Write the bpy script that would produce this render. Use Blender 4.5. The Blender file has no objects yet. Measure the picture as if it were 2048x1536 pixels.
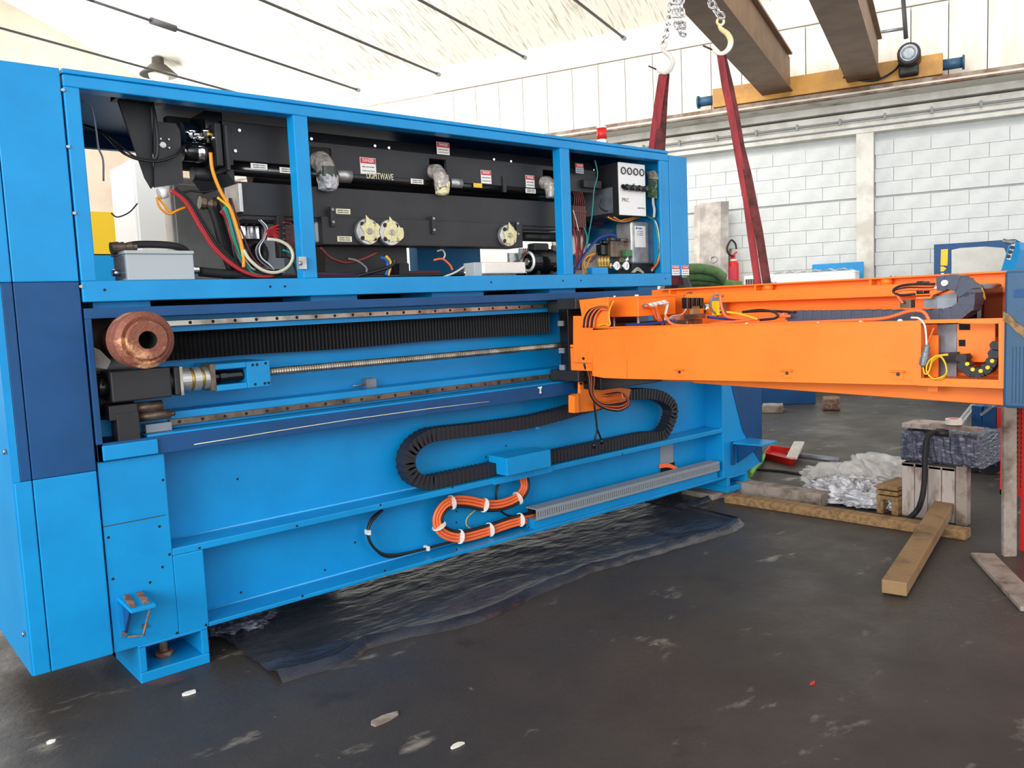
import bpy, bmesh, math, random
from mathutils import Vector as V, Matrix, noise
random.seed(7)
S = bpy.context.scene
C = S.collection
# ---------------------------------------------------------------- camera (measured from vanishing points)
CAM = V((0, 0, 1.5)); FPX = 1655.0
pitch, roll, ym, yb = 0.0960, -0.0433, 0.8634, 0.4805
_X = V((math.sin(ym), math.cos(ym), 0)); _Y = V((-math.cos(ym), math.sin(ym), 0)); _Z = V((0, 0, 1))
def _w(v): return V((_X.dot(v), _Y.dot(v), _Z.dot(v)))
_f = V((0, math.cos(pitch), -math.sin(pitch))); _u = V((0, math.sin(pitch), math.cos(pitch))); _r = V((1, 0, 0))
RR = _w(_r*math.cos(roll) + _u*math.sin(roll)); UU = _w(_u*math.cos(roll) - _r*math.sin(roll)); FF = _w(_f)
cd = bpy.data.cameras.new('camera'); cam = bpy.data.objects.new('camera', cd); C.objects.link(cam)
cam.matrix_world = Matrix(((RR.x, UU.x, -FF.x, CAM.x), (RR.y, UU.y, -FF.y, CAM.y), (RR.z, UU.z, -FF.z, CAM.z), (0, 0, 0, 1)))
cd.sensor_width = 36; cd.lens = FPX/2048*36; cd.clip_start = 0.05; cd.clip_end = 200
S.camera = cam
VD = _w(V((math.sin(yb), math.cos(yb), 0))); UD = _w(V((-math.cos(yb), math.sin(yb), 0)))   # hall: across / along
YAW = math.atan2(VD.y, VD.x)
def B(u, v, z): return UD*u + VD*v + V((0, 0, z))
def at(px, py, ax, val):
    d = (px-1024)/FPX*RR + (768-py)/FPX*UU + FF
    i = 'XYZ'.index(ax)
    return CAM + d*((val-CAM[i])/d[i])
def AY(px, py, y): return at(px, py, 'Y', y)
def AX(px, py, x): return at(px, py, 'X', x)
def AZ(px, py, z=0): return at(px, py, 'Z', z)
def AV(px, py, v):
    d = (px-1024)/FPX*RR + (768-py)/FPX*UU + FF
    return CAM + d*(v/d.dot(VD))
def AU(px, py, u):
    d = (px-1024)/FPX*RR + (768-py)/FPX*UU + FF
    return CAM + d*(u/d.dot(UD))
# ---------------------------------------------------------------- world, light, exposure
W = bpy.data.worlds.new('sky'); S.world = W; W.use_nodes = True
bg = W.node_tree.nodes['Background']; bg.inputs[0].default_value = (0.93, 0.96, 1.0, 1); bg.inputs[1].default_value = 1.6
S.view_settings.view_transform = 'Standard'; S.view_settings.look = 'None'
S.view_settings.exposure = 0.0; S.view_settings.gamma = 1.0; S.view_settings.use_curve_mapping = False
def area(name, loc, direction, sx, sy, power, col=(1, 0.98, 0.95)):
    l = bpy.data.lights.new(name, 'AREA'); l.shape = 'RECTANGLE'; l.size = sx; l.size_y = sy; l.energy = power; l.color = col
    o = bpy.data.objects.new(name, l); C.objects.link(o); o.location = loc
    o.rotation_euler = V(direction).to_track_quat('-Z', 'Y').to_euler()
    return o
area('overhead_fill_lamp', B(3, 1.5, 8.6), (0, 0, -1), 4, 10, 850)  # fill added above the machine; the vault has no skylight
area('gable_window_lamp', B(14.5, 9, 4.6), -UD + V((0, 0, .35)), 7, 3, 700, (1, .98, .93))
area('front_fill_lamp', B(-1, -7, 3.4), VD*1.0 + UD*.35 + V((0, 0, -.12)), 9, 4.2, 330, (.95, .98, 1))  # fill added behind the viewpoint; no doorway stands there
area('wall_fill_lamp', B(4.5, 8, 6.2), VD + V((0, 0, .1)), 12, 2.4, 600)  # unseen fill added to brighten the right wall and nearby ceiling
area('left_window_lamp', (-6.5, .5, 3.0), (1, .12, -.1), 7, 3, 720, (1, .99, .97))
# ---------------------------------------------------------------- materials
def lin(h):
    h = h.lstrip('#'); c = [int(h[i:i+2], 16)/255 for i in (0, 2, 4)]
    return tuple((x/12.92 if x <= .04045 else ((x+.055)/1.055)**2.4) for x in c) + (1,)
MATS = {}
def mat(name, col, rough=.5, metal=0., col2=None, vs=6., vlo=.42, vhi=.62, bump=0., bs=60., alpha=1., coat=0., emit=0., trans=0., stretch=None, spec=.5):
    m = bpy.data.materials.new(name); m.use_nodes = True; nt = m.node_tree; b = nt.nodes['Principled BSDF']
    b.inputs['Base Color'].default_value = lin(col); b.inputs['Roughness'].default_value = rough
    b.inputs['Metallic'].default_value = metal; b.inputs['Alpha'].default_value = alpha
    b.inputs['Coat Weight'].default_value = coat; b.inputs['Transmission Weight'].default_value = trans
    b.inputs['Specular IOR Level'].default_value = spec
    tc = nt.nodes.new('ShaderNodeTexCoord'); src = tc.outputs['Object']
    if stretch:
        mp = nt.nodes.new('ShaderNodeMapping'); mp.inputs['Scale'].default_value = stretch
        nt.links.new(src, mp.inputs[0]); src = mp.outputs[0]
    if col2:
        n = nt.nodes.new('ShaderNodeTexNoise'); n.inputs['Scale'].default_value = vs; n.inputs['Detail'].default_value = 6
        n.inputs['Roughness'].default_value = .6
        nt.links.new(src, n.inputs['Vector'])
        r = nt.nodes.new('ShaderNodeMapRange'); r.inputs[1].default_value = vlo; r.inputs[2].default_value = vhi
        nt.links.new(n.outputs['Fac'], r.inputs[0])
        mx = nt.nodes.new('ShaderNodeMix'); mx.data_type = 'RGBA'
        mx.inputs[6].default_value = lin(col); mx.inputs[7].default_value = lin(col2)
        nt.links.new(r.outputs[0], mx.inputs[0]); nt.links.new(mx.outputs[2], b.inputs['Base Color'])
    if bump:
        n2 = nt.nodes.new('ShaderNodeTexNoise'); n2.inputs['Scale'].default_value = bs; n2.inputs['Detail'].default_value = 5
        nt.links.new(src, n2.inputs['Vector'])
        bp = nt.nodes.new('ShaderNodeBump'); bp.inputs['Strength'].default_value = bump; bp.inputs['Distance'].default_value = .02
        nt.links.new(n2.outputs['Fac'], bp.inputs['Height']); nt.links.new(bp.outputs[0], b.inputs['Normal'])
    if emit:
        b.inputs['Emission Color'].default_value = lin(col); b.inputs['Emission Strength'].default_value = emit
    MATS[name] = m
    return m
M = {}
M['blue'] = mat('light_blue_paint', '#0c90d0', .36, col2='#0987c6', vs=2.5, bump=.03, bs=90, spec=.35)
M['blued'] = mat('dark_blue_paint', '#1a4c80', .4, col2='#174674', vs=4, bump=.03, bs=90, spec=.3)
M['shell'] = mat('slate_blue_shell', '#2d5578', .45, col2='#29506f', vs=4, bump=.06, bs=200)
M['orange'] = mat('orange_paint', '#ff8426', .42, col2='#fc7c20', vs=3, bump=.04, bs=120)
M['black'] = mat('black_paint', '#1f1f21', .5, col2='#262629', vs=5, bump=.05, bs=150)
M['glblack'] = mat('glossy_black', '#121214', .18)
M['rubber'] = mat('black_rubber', '#1b1b1d', .7, bump=.1, bs=80)
M['plastic'] = mat('chain_plastic', '#22232a', .5)
M['plasticb'] = mat('slate_chain_plastic', '#464c5e', .5)
M['steel'] = mat('ground_steel', '#b9b4aa', .3, .9, col2='#8a8074', vs=9)
M['dirtsteel'] = mat('oiled_steel', '#7a6a5c', .4, .6, col2='#55483e', vs=12)
M['chrome'] = mat('chrome', '#e8e8ea', .12, 1.)
M['alu'] = mat('aluminium', '#c9c9c6', .35, .7, col2='#a8a8a6', vs=10)
M['galv'] = mat('galvanised_sheet', '#8e949b', .42, .5, col2='#7a8088', vs=14)
M['brass'] = mat('brass', '#c8a452', .3, .8)
M['grey'] = mat('grey_enamel', '#a8b0b4', .45)
M['duct'] = mat('grey_duct_plastic', '#8d949c', .5)
M['white'] = mat('white_enamel', '#eeeeec', .4)
M['offwhite'] = mat('off_white', '#ece5da', .6, col2='#d5cfc6', vs=3)
M['rust'] = mat('rusty_steel', '#86503e', .6, .25, col2='#e0a878', vs=13, vlo=.55, vhi=.68, bump=.3, bs=70)
M['rustd'] = mat('rust_brown', '#6b4636', .7, .1, col2='#8a7766', vs=30, bump=.3, bs=80)
M['wood'] = mat('pale_timber', '#9a7a50', .75, col2='#75593a', vs=4, bump=.2, bs=40, stretch=(1, 8, 8))
M['woodx'] = mat('pale_timber_long', '#947650', .75, col2='#54402c', vs=5, vlo=.5, vhi=.75, bump=.25, bs=30)
M['woodg'] = mat('weathered_wood', '#9a8f84', .8, col2='#5d4a3c', vs=9, vlo=.45, vhi=.7, bump=.25, bs=50)
M['woodw'] = mat('grey_white_board', '#b3aaa2', .8, col2='#6d4f3c', vs=5, vlo=.52, vhi=.72, bump=.2, bs=40, stretch=(2.5, 2.5, .8))
M['red'] = mat('red_paint', '#d8231c', .4)
M['mesh'] = mat('red_mesh', '#c9301a', .5)
M['sling'] = mat('red_webbing', '#a2353a', .8, col2='#5c2326', vs=10, bump=.3, bs=200, stretch=(1, 1, .2))
M['slingd'] = mat('dark_red_webbing', '#6d2f30', .85, col2='#43201f', vs=12, bump=.3, bs=200)
M['yellow'] = mat('yellow_paint', '#f2c71c', .45)
M['green'] = mat('green_paint', '#3c7a4c', .5)
M['greenhose'] = mat('green_hose_cloth', '#6a9a5c', .75, col2='#6d7a50', vs=20, bump=.5, bs=60)
M['yelcrane'] = mat('crane_yellow', '#cb953f', .55, col2='#a87a3a', vs=2, bump=.1)
M['girder'] = mat('girder_brown', '#8d6f55', .6, col2='#7a5f4a', vs=3)
M['tape'] = mat('masking_tape', '#ddd6a4', .7, bump=.4, bs=60)
M['film'] = mat('clear_film_wrap', '#b9b2aa', .14, .1, col2='#8f877e', vs=25, bump=.8, bs=45, coat=.6)
M['foil'] = mat('crumpled_film', '#e6e7ea', .2, .1, col2='#9a979c', vs=14, bump=.9, bs=50)
M['sheet'] = mat('white_plastic_sheet', '#dcdad6', .3, col2='#bdbab6', vs=6, bump=.5, bs=14, alpha=.62)
M['wrapped'] = mat('stretch_wrap_grey', '#55596a', .2, .2, col2='#a7aec0', vs=16, vlo=.52, vhi=.74, bump=.9, bs=26, stretch=(1, 1, 3))
M['tarp'] = mat('dark_floor_film', '#2e3038', .24, col2='#3f4149', vs=2, bump=.45, bs=9, stretch=(1, 2.2, 1))
for k, c in dict(c_red='#b3242a', c_orange='#f0703a', c_yellow='#e6b428', c_green='#117a64', c_blue='#1c55a8', c_black='#17181b', c_grey='#7d7f84', c_white='#e5e4df', c_cream='#d3d0b4', c_dred='#6e2a28', c_amber='#e8961e', c_teal='#1b8f86', c_dblue='#22337e').items():
    M[k] = mat('cable_'+k[2:], c, .42)
M['labelred'] = mat('sticker_red', '#c8253b', .5)
M['labelw'] = mat('sticker_white', '#f1efe8', .5)
M['labelc'] = mat('sticker_cream', '#e6dfbf', .5)
M['ink'] = mat('print_ink', '#3b3b3e', .6)
M['inkblue'] = mat('print_blue', '#2c46a0', .6)
M['glass'] = mat('smoked_glass', '#b9b6ae', .2, col2='#aca9a1', vs=3)
M['lamp'] = mat('lamp_enamel', '#37342b', .5)
M['pcb'] = mat('circuit_board', '#3f7a55', .5, col2='#9fb38f', vs=60)
M['brightwin'] = mat('daylit_pane', '#fffdf6', .5, emit=3.0)
M['hole'] = mat('bolt_socket', '#141210', .6)
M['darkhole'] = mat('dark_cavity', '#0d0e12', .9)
M['brown'] = mat('brown_terminal', '#5a2c26', .5)
# hall surfaces
def wallmat(name, a, b_, vs, bump, bs, stretch=None, lines=None):
    return mat(name, a, .9, col2=b_, vs=vs, bump=bump, bs=bs, stretch=stretch)
M['block'] = wallmat('painted_block', '#d9dcdb', '#cfd3d2', 3, .25, 40)
M['mortar'] = wallmat('painted_mortar', '#d4d7d5', '#cccfcd', 3, .25, 40)
M['panel'] = mat('precast_panel', '#e9e3da', .9, col2='#dcd2c4', vs=2.2, bump=.15, bs=25, stretch=(3, 3, .35))
M['concrete'] = mat('painted_concrete', '#dedcd4', .85, col2='#c9c5ba', vs=3, bump=.2, bs=20)
M['runway'] = mat('stained_concrete', '#cfcabd', .85, col2='#7b6350', vs=1.6, vlo=.55, vhi=.75, bump=.2, bs=20)
M['gable'] = mat('beige_plaster', '#e4d2c2', .9, col2='#d8c4b4', vs=1, bump=.1, bs=10)
M['railrust'] = mat('crane_rail', '#6d5140', .6, .3, col2='#8f8478', vs=4)
M['conduit'] = mat('conduit', '#8c8f8e', .5)
# reed-lined vault: fine ribs across the vault
m = bpy.data.materials.new('reed_ceiling'); m.use_nodes = True; nt = m.node_tree; b = nt.nodes['Principled BSDF']; b.inputs['Roughness'].default_value = .9
tc = nt.nodes.new('ShaderNodeTexCoord'); mp = nt.nodes.new('ShaderNodeMapping'); mp.inputs['Rotation'].default_value = (0, 0, -YAW)
nt.links.new(tc.outputs['Object'], mp.inputs[0])
sx = nt.nodes.new('ShaderNodeMapping'); sx.inputs['Scale'].default_value = (.9, 14, .9); nt.links.new(mp.outputs[0], sx.inputs[0])
n1 = nt.nodes.new('ShaderNodeTexNoise'); n1.inputs['Scale'].default_value = 2.2; n1.inputs['Detail'].default_value = 5; nt.links.new(sx.outputs[0], n1.inputs['Vector'])
r1 = nt.nodes.new('ShaderNodeMapRange'); r1.inputs[1].default_value = .55; r1.inputs[2].default_value = .68; nt.links.new(n1.outputs['Fac'], r1.inputs[0])
mx = nt.nodes.new('ShaderNodeMix'); mx.data_type = 'RGBA'; mx.inputs[6].default_value = lin('#efece2'); mx.inputs[7].default_value = lin('#b3ab96')
nt.links.new(r1.outputs[0], mx.inputs[0]); nt.links.new(mx.outputs[2], b.inputs['Base Color'])
M['reed'] = m
# workshop floor: dark asphalt-like screed with pale scuffs and stains
m = bpy.data.materials.new('workshop_floor'); m.use_nodes = True; nt = m.node_tree; b = nt.nodes['Principled BSDF']
tc = nt.nodes.new('ShaderNodeTexCoord')
def fn(scale, lo, hi, det=8, stretch=(1, 1, 1), seed=0):
    mp = nt.nodes.new('ShaderNodeMapping'); mp.inputs['Scale'].default_value = stretch; mp.inputs['Location'].default_value = (seed, seed*.7, 0)
    nt.links.new(tc.outputs['Object'], mp.inputs[0])
    n = nt.nodes.new('ShaderNodeTexNoise'); n.inputs['Scale'].default_value = scale; n.inputs['Detail'].default_value = det; n.inputs['Roughness'].default_value = .65
    nt.links.new(mp.outputs[0], n.inputs['Vector'])
    r = nt.nodes.new('ShaderNodeMapRange'); r.inputs[1].default_value = lo; r.inputs[2].default_value = hi; nt.links.new(n.outputs['Fac'], r.inputs[0])
    return n, r
def mixc(a, bcol, fac):
    mx = nt.nodes.new('ShaderNodeMix'); mx.data_type = 'RGBA'
    if isinstance(a, str): mx.inputs[6].default_value = lin(a)
    else: nt.links.new(a, mx.inputs[6])
    mx.inputs[7].default_value = lin(bcol); nt.links.new(fac, mx.inputs[0]); return mx.outputs[2]
na, ra = fn(.7, .4, .62); c = mixc('#383432', '#45403b', ra.outputs[0])
nb, rb = fn(2.4, .6, .72, seed=5); c = mixc(c, '#2c2927', rb.outputs[0])
nc, rc = fn(1.7, .61, .7, seed=13, stretch=(1.2, 2.5, 1)); c = mixc(c, '#857f74', rc.outputs[0])
nd, rd = fn(11, .68, .74, seed=21); c = mixc(c, '#8d8a84', rd.outputs[0])
ne, re_ = fn(1.1, .68, .75, seed=33); c = mixc(c, '#5e3a30', re_.outputs[0])
nt.links.new(c, b.inputs['Base Color'])
nf, rf = fn(2.0, .35, .7, seed=41); rf.inputs[3].default_value = .38; rf.inputs[4].default_value = .7; nt.links.new(rf.outputs[0], b.inputs['Roughness'])
ng, rg = fn(28, .2, .8, seed=3); bp = nt.nodes.new('ShaderNodeBump'); bp.inputs['Strength'].default_value = .35; bp.inputs['Distance'].default_value = .01
nt.links.new(ng.outputs['Fac'], bp.inputs['Height']); nt.links.new(bp.outputs[0], b.inputs['Normal'])
M['floor'] = m
# ---------------------------------------------------------------- mesh helpers
BASE = {}
class MB:
    def __init__(s): s.v = []; s.f = []; s.sm = []
    def add(s, vs, fs, smooth=False):
        o = len(s.v); s.v += [V(p) for p in vs]; s.f += [tuple(i+o for i in f) for f in fs]; s.sm += [smooth]*len(fs); return s
    def box(s, x0, x1, y0, y1, z0, z1):
        return s.hexa([(x0, y0, z0), (x1, y0, z0), (x1, y1, z0), (x0, y1, z0), (x0, y0, z1), (x1, y0, z1), (x1, y1, z1), (x0, y1, z1)])
    def hexa(s, p): return s.add(p, [(0, 3, 2, 1), (4, 5, 6, 7), (0, 1, 5, 4), (1, 2, 6, 5), (2, 3, 7, 6), (3, 0, 4, 7)])
    def bb(s, u0, u1, v0, v1, z0, z1):
        return s.hexa([B(u0, v0, z0), B(u1, v0, z0), B(u1, v1, z0), B(u0, v1, z0), B(u0, v0, z1), B(u1, v0, z1), B(u1, v1, z1), B(u0, v1, z1)])
    def obox(s, c, a, b, d):
        c, a, b, d = V(c), V(a), V(b), V(d)
        return s.hexa([c-a-b-d, c+a-b-d, c+a+b-d, c-a+b-d, c-a-b+d, c+a-b+d, c+a+b+d, c-a+b+d])
    def beam(s, p, q, w, h, up=(0, 0, 1)):
        p, q = V(p), V(q); d = q-p; sd = d.cross(V(up)).normalized()*w/2; u2 = sd.cross(d).normalized()*h/2
        return s.obox((p+q)/2, d/2, sd, u2)
    def prism(s, pts, d):
        pts = [V(p) for p in pts]; d = V(d); n = len(pts)
        return s.add(pts+[p+d for p in pts], [tuple(range(n))[::-1], tuple(range(n, 2*n))] + [(i, (i+1) % n, (i+1) % n+n, i+n) for i in range(n)])
    def cyl(s, a, b, r, r2=None, n=16):
        a, b = V(a), V(b); r2 = r if r2 is None else r2; d = (b-a).normalized()
        x = d.orthogonal().normalized(); y = d.cross(x)
        vs = [a+(x*math.cos(t)+y*math.sin(t))*r for t in [2*math.pi*i/n for i in range(n)]]
        vs += [b+(x*math.cos(t)+y*math.sin(t))*r2 for t in [2*math.pi*i/n for i in range(n)]]
        o = len(s.v)
        s.add(vs, [(i, (i+1) % n, (i+1) % n+n, i+n) for i in range(n)], True)
        s.f += [tuple(o+i for i in range(n))[::-1], tuple(o+n+i for i in range(n))]; s.sm += [False, False]
        return s
    def lathe(s, a, axis, prof, n=24):
        a = V(a); d = V(axis).normalized(); x = d.orthogonal().normalized(); y = d.cross(x)
        vs = []
        for (t, r) in prof:
            for i in range(n):
                w = 2*math.pi*i/n; vs.append(a+d*t+(x*math.cos(w)+y*math.sin(w))*r)
        fs = [(k*n+i, k*n+(i+1) % n, (k+1)*n+(i+1) % n, (k+1)*n+i) for k in range(len(prof)-1) for i in range(n)]
        return s.add(vs, fs, False)
    def ring(s, a, axis, R, r, n=24, m=8, scale=(1, 1)):
        a = V(a); d = V(axis).normalized(); x = d.orthogonal().normalized(); y = d.cross(x); vs = []
        for i in range(n):
            w = 2*math.pi*i/n; rad = x*math.cos(w)*scale[0]+y*math.sin(w)*scale[1]; rn = rad.normalized()
            for j in range(m):
                q = 2*math.pi*j/m; vs.append(a+rad*R+rn*r*math.cos(q)+d*r*math.sin(q))
        return s.add(vs, [(i*m+j, ((i+1) % n)*m+j, ((i+1) % n)*m+(j+1) % m, i*m+(j+1) % m) for i in range(n) for j in range(m)], True)
    def tube(s, path, r, n=8, rs=None):
        P = [V(p) for p in path]; vs = []; x = None
        for i, p in enumerate(P):
            d = (P[min(i+1, len(P)-1)]-P[max(i-1, 0)]).normalized()
            x = d.orthogonal().normalized() if x is None else (x-d*x.dot(d)).normalized()
            y = d.cross(x); rr = rs[i] if rs else r
            vs += [p+(x*math.cos(t)+y*math.sin(t))*rr for t in [2*math.pi*k/n for k in range(n)]]
        o = len(s.v); L = len(P)
        s.add(vs, [(i*n+k, i*n+(k+1) % n, (i+1)*n+(k+1) % n, (i+1)*n+k) for i in range(L-1) for k in range(n)], True)
        s.f += [tuple(o+k for k in range(n))[::-1], tuple(o+(L-1)*n+k for k in range(n))]; s.sm += [False, False]
        return s
    def strip(s, path, w, t):            # flat band: path, width vector, thickness vector
        P = [V(p) for p in path]; w, t = V(w)/2, V(t)/2; vs = []
        for p in P: vs += [p-w-t, p+w-t, p+w+t, p-w+t]
        n = len(P)
        fs = [(0, 1, 2, 3), (4*(n-1)+3, 4*(n-1)+2, 4*(n-1)+1, 4*(n-1))]
        for i in range(n-1):
            for k in range(4): fs.append((4*i+k, 4*i+4+k, 4*i+4+(k+1) % 4, 4*i+(k+1) % 4))
        return s.add(vs, fs)
    def build(s, name, m, parent=None, bevel=0, label=None, recalc=True):
        base = BASE.get(parent.name, V((0, 0, 0))) if parent else V((0, 0, 0))
        me = bpy.data.meshes.new(name); me.from_pydata([tuple(p-base) for p in s.v], [], s.f)
        me.polygons.foreach_set('use_smooth', s.sm)
        if recalc:
            bm = bmesh.new(); bm.from_mesh(me); bmesh.ops.recalc_face_normals(bm, faces=bm.faces); bm.to_mesh(me); bm.free()
        me.materials.append(M[m] if isinstance(m, str) else m); me.update()
        o = bpy.data.objects.new(name, me); C.objects.link(o)
        if parent: o.parent = parent
        BASE[o.name] = base
        if bevel:
            md = o.modifiers.new('bevel', 'BEVEL'); md.width = bevel; md.segments = 2; md.limit_method = 'ANGLE'
        if label: o['label'] = label
        return o
def spl(pts, n=8):
    P = [V(p) for p in pts]; P = [P[0]*2-P[1]]+P+[P[-1]*2-P[-2]]; out = []
    for i in range(1, len(P)-2):
        for k in range(n):
            t = k/n; a, b, c, d = P[i-1:i+3]
            out.append(.5*((2*b)+(c-a)*t+(2*a-5*b+4*c-d)*t*t+(3*b-a-3*c+d)*t**3))
    return out+[P[-2]]
def thing(name, label, cat, loc=(0, 0, 0), group=None):
    o = bpy.data.objects.new(name, None); C.objects.link(o); o.location = loc; o.empty_display_size = .1
    BASE[o.name] = V(loc); o['label'] = label; o['category'] = cat
    if group: o['group'] = group
    return o
def tag(o, label, cat, group=None, kind=None):
    if label: o['label'] = label
    if cat: o['category'] = cat
    if group: o['group'] = group
    if kind: o['kind'] = kind
    return o
def struct(o): o['kind'] = 'structure'; return o
def copies(src, mats, parent):
    """piece copies sharing mesh data: src is the first, mats world matrices"""
    base = Matrix.Translation(-BASE.get(parent.name, V((0, 0, 0))))
    out = []
    for i, mw in enumerate(mats):
        o = src if i == 0 else src.copy()
        if i: C.objects.link(o)
        o.parent = parent; o.matrix_basis = base @ mw; out.append(o)
    return out
def frame(p, x, y, z):
    return Matrix(((x.x, y.x, z.x, p.x), (x.y, y.y, z.y, p.y), (x.z, y.z, z.z, p.z), (0, 0, 0, 1)))
def text(s, size, p, x, up, m, parent, name='lettering', thick=.0006, width=None):
    cu = bpy.data.curves.new(name, 'FONT'); cu.body = s; cu.size = size; cu.align_x = 'CENTER'; cu.align_y = 'CENTER'; cu.extrude = thick
    t = bpy.data.objects.new(name, cu); me = bpy.data.meshes.new_from_object(t); bpy.data.objects.remove(t)
    if width:
        w = max(v.co.x for v in me.vertices)-min(v.co.x for v in me.vertices)
        for v in me.vertices: v.co.x *= width/w
    x = V(x).normalized(); up = V(up).normalized(); n = x.cross(up)
    me.transform(Matrix.Translation(-BASE.get(parent.name, V((0, 0, 0)))) @ frame(V(p), x, up, n))
    me.materials.clear(); me.materials.append(M[m])
    o = bpy.data.objects.new(name, me); C.objects.link(o); o.parent = parent; BASE[o.name] = BASE.get(parent.name, V((0, 0, 0)))
    return o
X1, Y1_, Z1 = V((1, 0, 0)), V((0, 1, 0)), V((0, 0, 1))
Y1 = 3.54
# ================================================================ THE HALL
WV = 14.0; GU = 15.0; SPR = 6.15
f = MB().bb(-7, GU, -9, WV, -.12, 0).build('floor', 'floor'); struct(f)
wr = MB().bb(-7, GU, WV+.06, WV+.5, 0, 6.3).build('wall_right', 'mortar'); struct(wr)
# concrete blocks in view, laid in running bond
def piece(name, m, sx, sy, sz, bev=.004):
    o = MB().box(-sx/2, sx/2, -sy/2, sy/2, -sz/2, sz/2).build(name, m); 
    return o
RY = Matrix.Rotation(YAW, 4, 'Z')           # local x -> across the hall, local y -> along it
def wallpieces(name, m, along, deep, high, rows, parent):
    bm_ = MB().box(-deep/2, deep/2, -along/2, along/2, -high/2, high/2).build(name, m)
    md = bm_
    mats = [Matrix.Translation(B(u, v, z)) @ RY for (u, v, z) in rows]
    return copies(md, mats, parent)
blk = MB().box(-.05, .05, -.25, .25, -.1, .1).build('concrete_block', 'block')
first = True
for (ua, ub) in ((-1.6, .915), (1.165, 4.72)):
    zc, k = .11, 0
    while zc < 3.8:
        u = ua - (.25 if k % 2 else 0)
        while u < ub-.03:
            u0, u1 = max(u, ua), min(u+.5, ub)
            if u1-u0 > .06:
                o = blk if first else blk.copy()
                if not first: C.objects.link(o)
                first = False; o.parent = wr
                o.matrix_basis = Matrix.Translation(B((u0+u1)/2, WV+.05+random.uniform(-.004, .004), zc)) @ RY @ Matrix.Diagonal((1, (u1-u0-.005)/.5, 1, 1))
            u += .5
        zc += .2045 + (.03 if 2.62 < zc < 2.83 else 0); k += 1
# pilaster, lintel, stepped runway beam, rail and conduits
p = MB().bb(.92, 1.16, WV-.16, WV+.1, 0, 3.95).build('pilaster', 'concrete', wr)
MB().bb(-7, GU, WV-.18, WV+.06, 3.84, 4.0).build('lintel', 'concrete', wr)
MB().bb(-7, GU, WV-.22, WV+.06, 4.0, 4.14).build('runway_ledge', 'concrete', wr)
MB().bb(-7, GU, WV-.3, WV+.06, 4.17, 4.27).build('runway_ledge', 'concrete', wr)
t1 = MB().bb(-7, GU, WV-.72, WV+.06, 4.27, 4.34).build('trim_1', 'runway'); struct(t1)
MB().bb(-7, GU, WV-.6, WV-.45, 4.34, 4.42).build('crane_rail', 'railrust', t1)
for (vv, zz, rr) in ((WV-.24, 4.03, .018), (WV-.2, 3.92, .012), (WV-.74, 4.29, .02)):
    MB().cyl(B(-7, vv, zz), B(GU, vv, zz), rr, n=8).build('conduit', 'conduit' if rr < .019 else 'railrust', wr)
cl = [(u, WV-.245, 4.03) for u in [x*.62-1.1 for x in range(11)]]
wallpieces('conduit_clip', 'conduit', .03, .05, .09, cl, wr)
# precast wall panels above the runway
rows = [(u*.49+.42-.245-1.47, WV+.0, 5.0) for u in range(0, 21)]
wallpieces('wall_panel', 'panel', .475, .12, 1.14, rows, wr)
MB().bb(-7, GU, WV-.04, WV+.06, 5.6, 6.2).build('upper_band', 'panel', wr)
wb = MB().bb(GU, GU+.3, -9, WV+.5, 0, 11).build('wall_back', 'gable'); struct(wb)
# bright glazed opening in the end wall
g = AU(150, 450, GU-.05); h = AU(262, 330, GU-.05)
gv = sorted((g.dot(VD), h.dot(VD)))
w1 = MB().bb(GU-.04, GU+.01, gv[0], gv[1], 1.2, 3.6).build('window_1', 'brightwin'); struct(w1)
fr = MB()
for t in range(5): vv = gv[0]+(gv[1]-gv[0])*t/4; fr.bb(GU-.1, GU-.03, vv-.03, vv+.03, 1.2, 3.6)
for zz in (1.2, 2.4, 3.6): fr.bb(GU-.1, GU-.03, gv[0], gv[1], zz-.03, zz+.03)
fr.build('window_frame', 'white', w1)
# vault: springs at the right wall, crown over the hall
vs, fs = [], []
def vault(v):      # height over v
    c_, half, rise = .7, 13.3, 2.3
    Rr = (half*half+rise*rise)/(2*rise); return SPR-.1+rise-Rr+math.sqrt(max(Rr*Rr-(v-c_)**2, 0))
NV = 28
for i in range(NV+1):
    v_ = -9+(WV+9)*i/NV
    for u_ in (-7, GU): vs.append(B(u_, v_, vault(v_)))
for i in range(NV+1):
    v_ = -9+(WV+9)*i/NV
    for u_ in (-7, GU): vs.append(B(u_, v_, vault(v_)+.25))
n2 = 2*(NV+1)
for i in range(NV): a = 2*i; fs += [(a, a+1, a+3, a+2), (a+n2, a+2+n2, a+3+n2, a+1+n2)]
fs += [(0, 2, 2+n2, n2)] 
ce = MB().add(vs, fs, True).build('ceiling', 'reed', recalc=False); struct(ce)
# steel tie rods of the vault
for i, u in enumerate((4.83, 6.72, 8.56, 10.47, 12.5, 14.5, 2.9)):
    mb = MB().cyl(B(u, WV-.02, 5.93), B(u, -9, 5.93), .022, n=8)
    for q in ((7.2,) if i % 2 == 0 else (9.2,)):
        mb.cyl(B(u, q-.22, 5.93), B(u, q+.22, 5.93), .055, n=8)
    t = mb.build('trim_%d' % (i+2), 'ink'); struct(t)
    MB().cyl(B(u, WV-.12, 5.93), B(u, WV+.01, 5.93), .04, n=10).build('anchor_sleeve', 'conduit', t)
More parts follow.
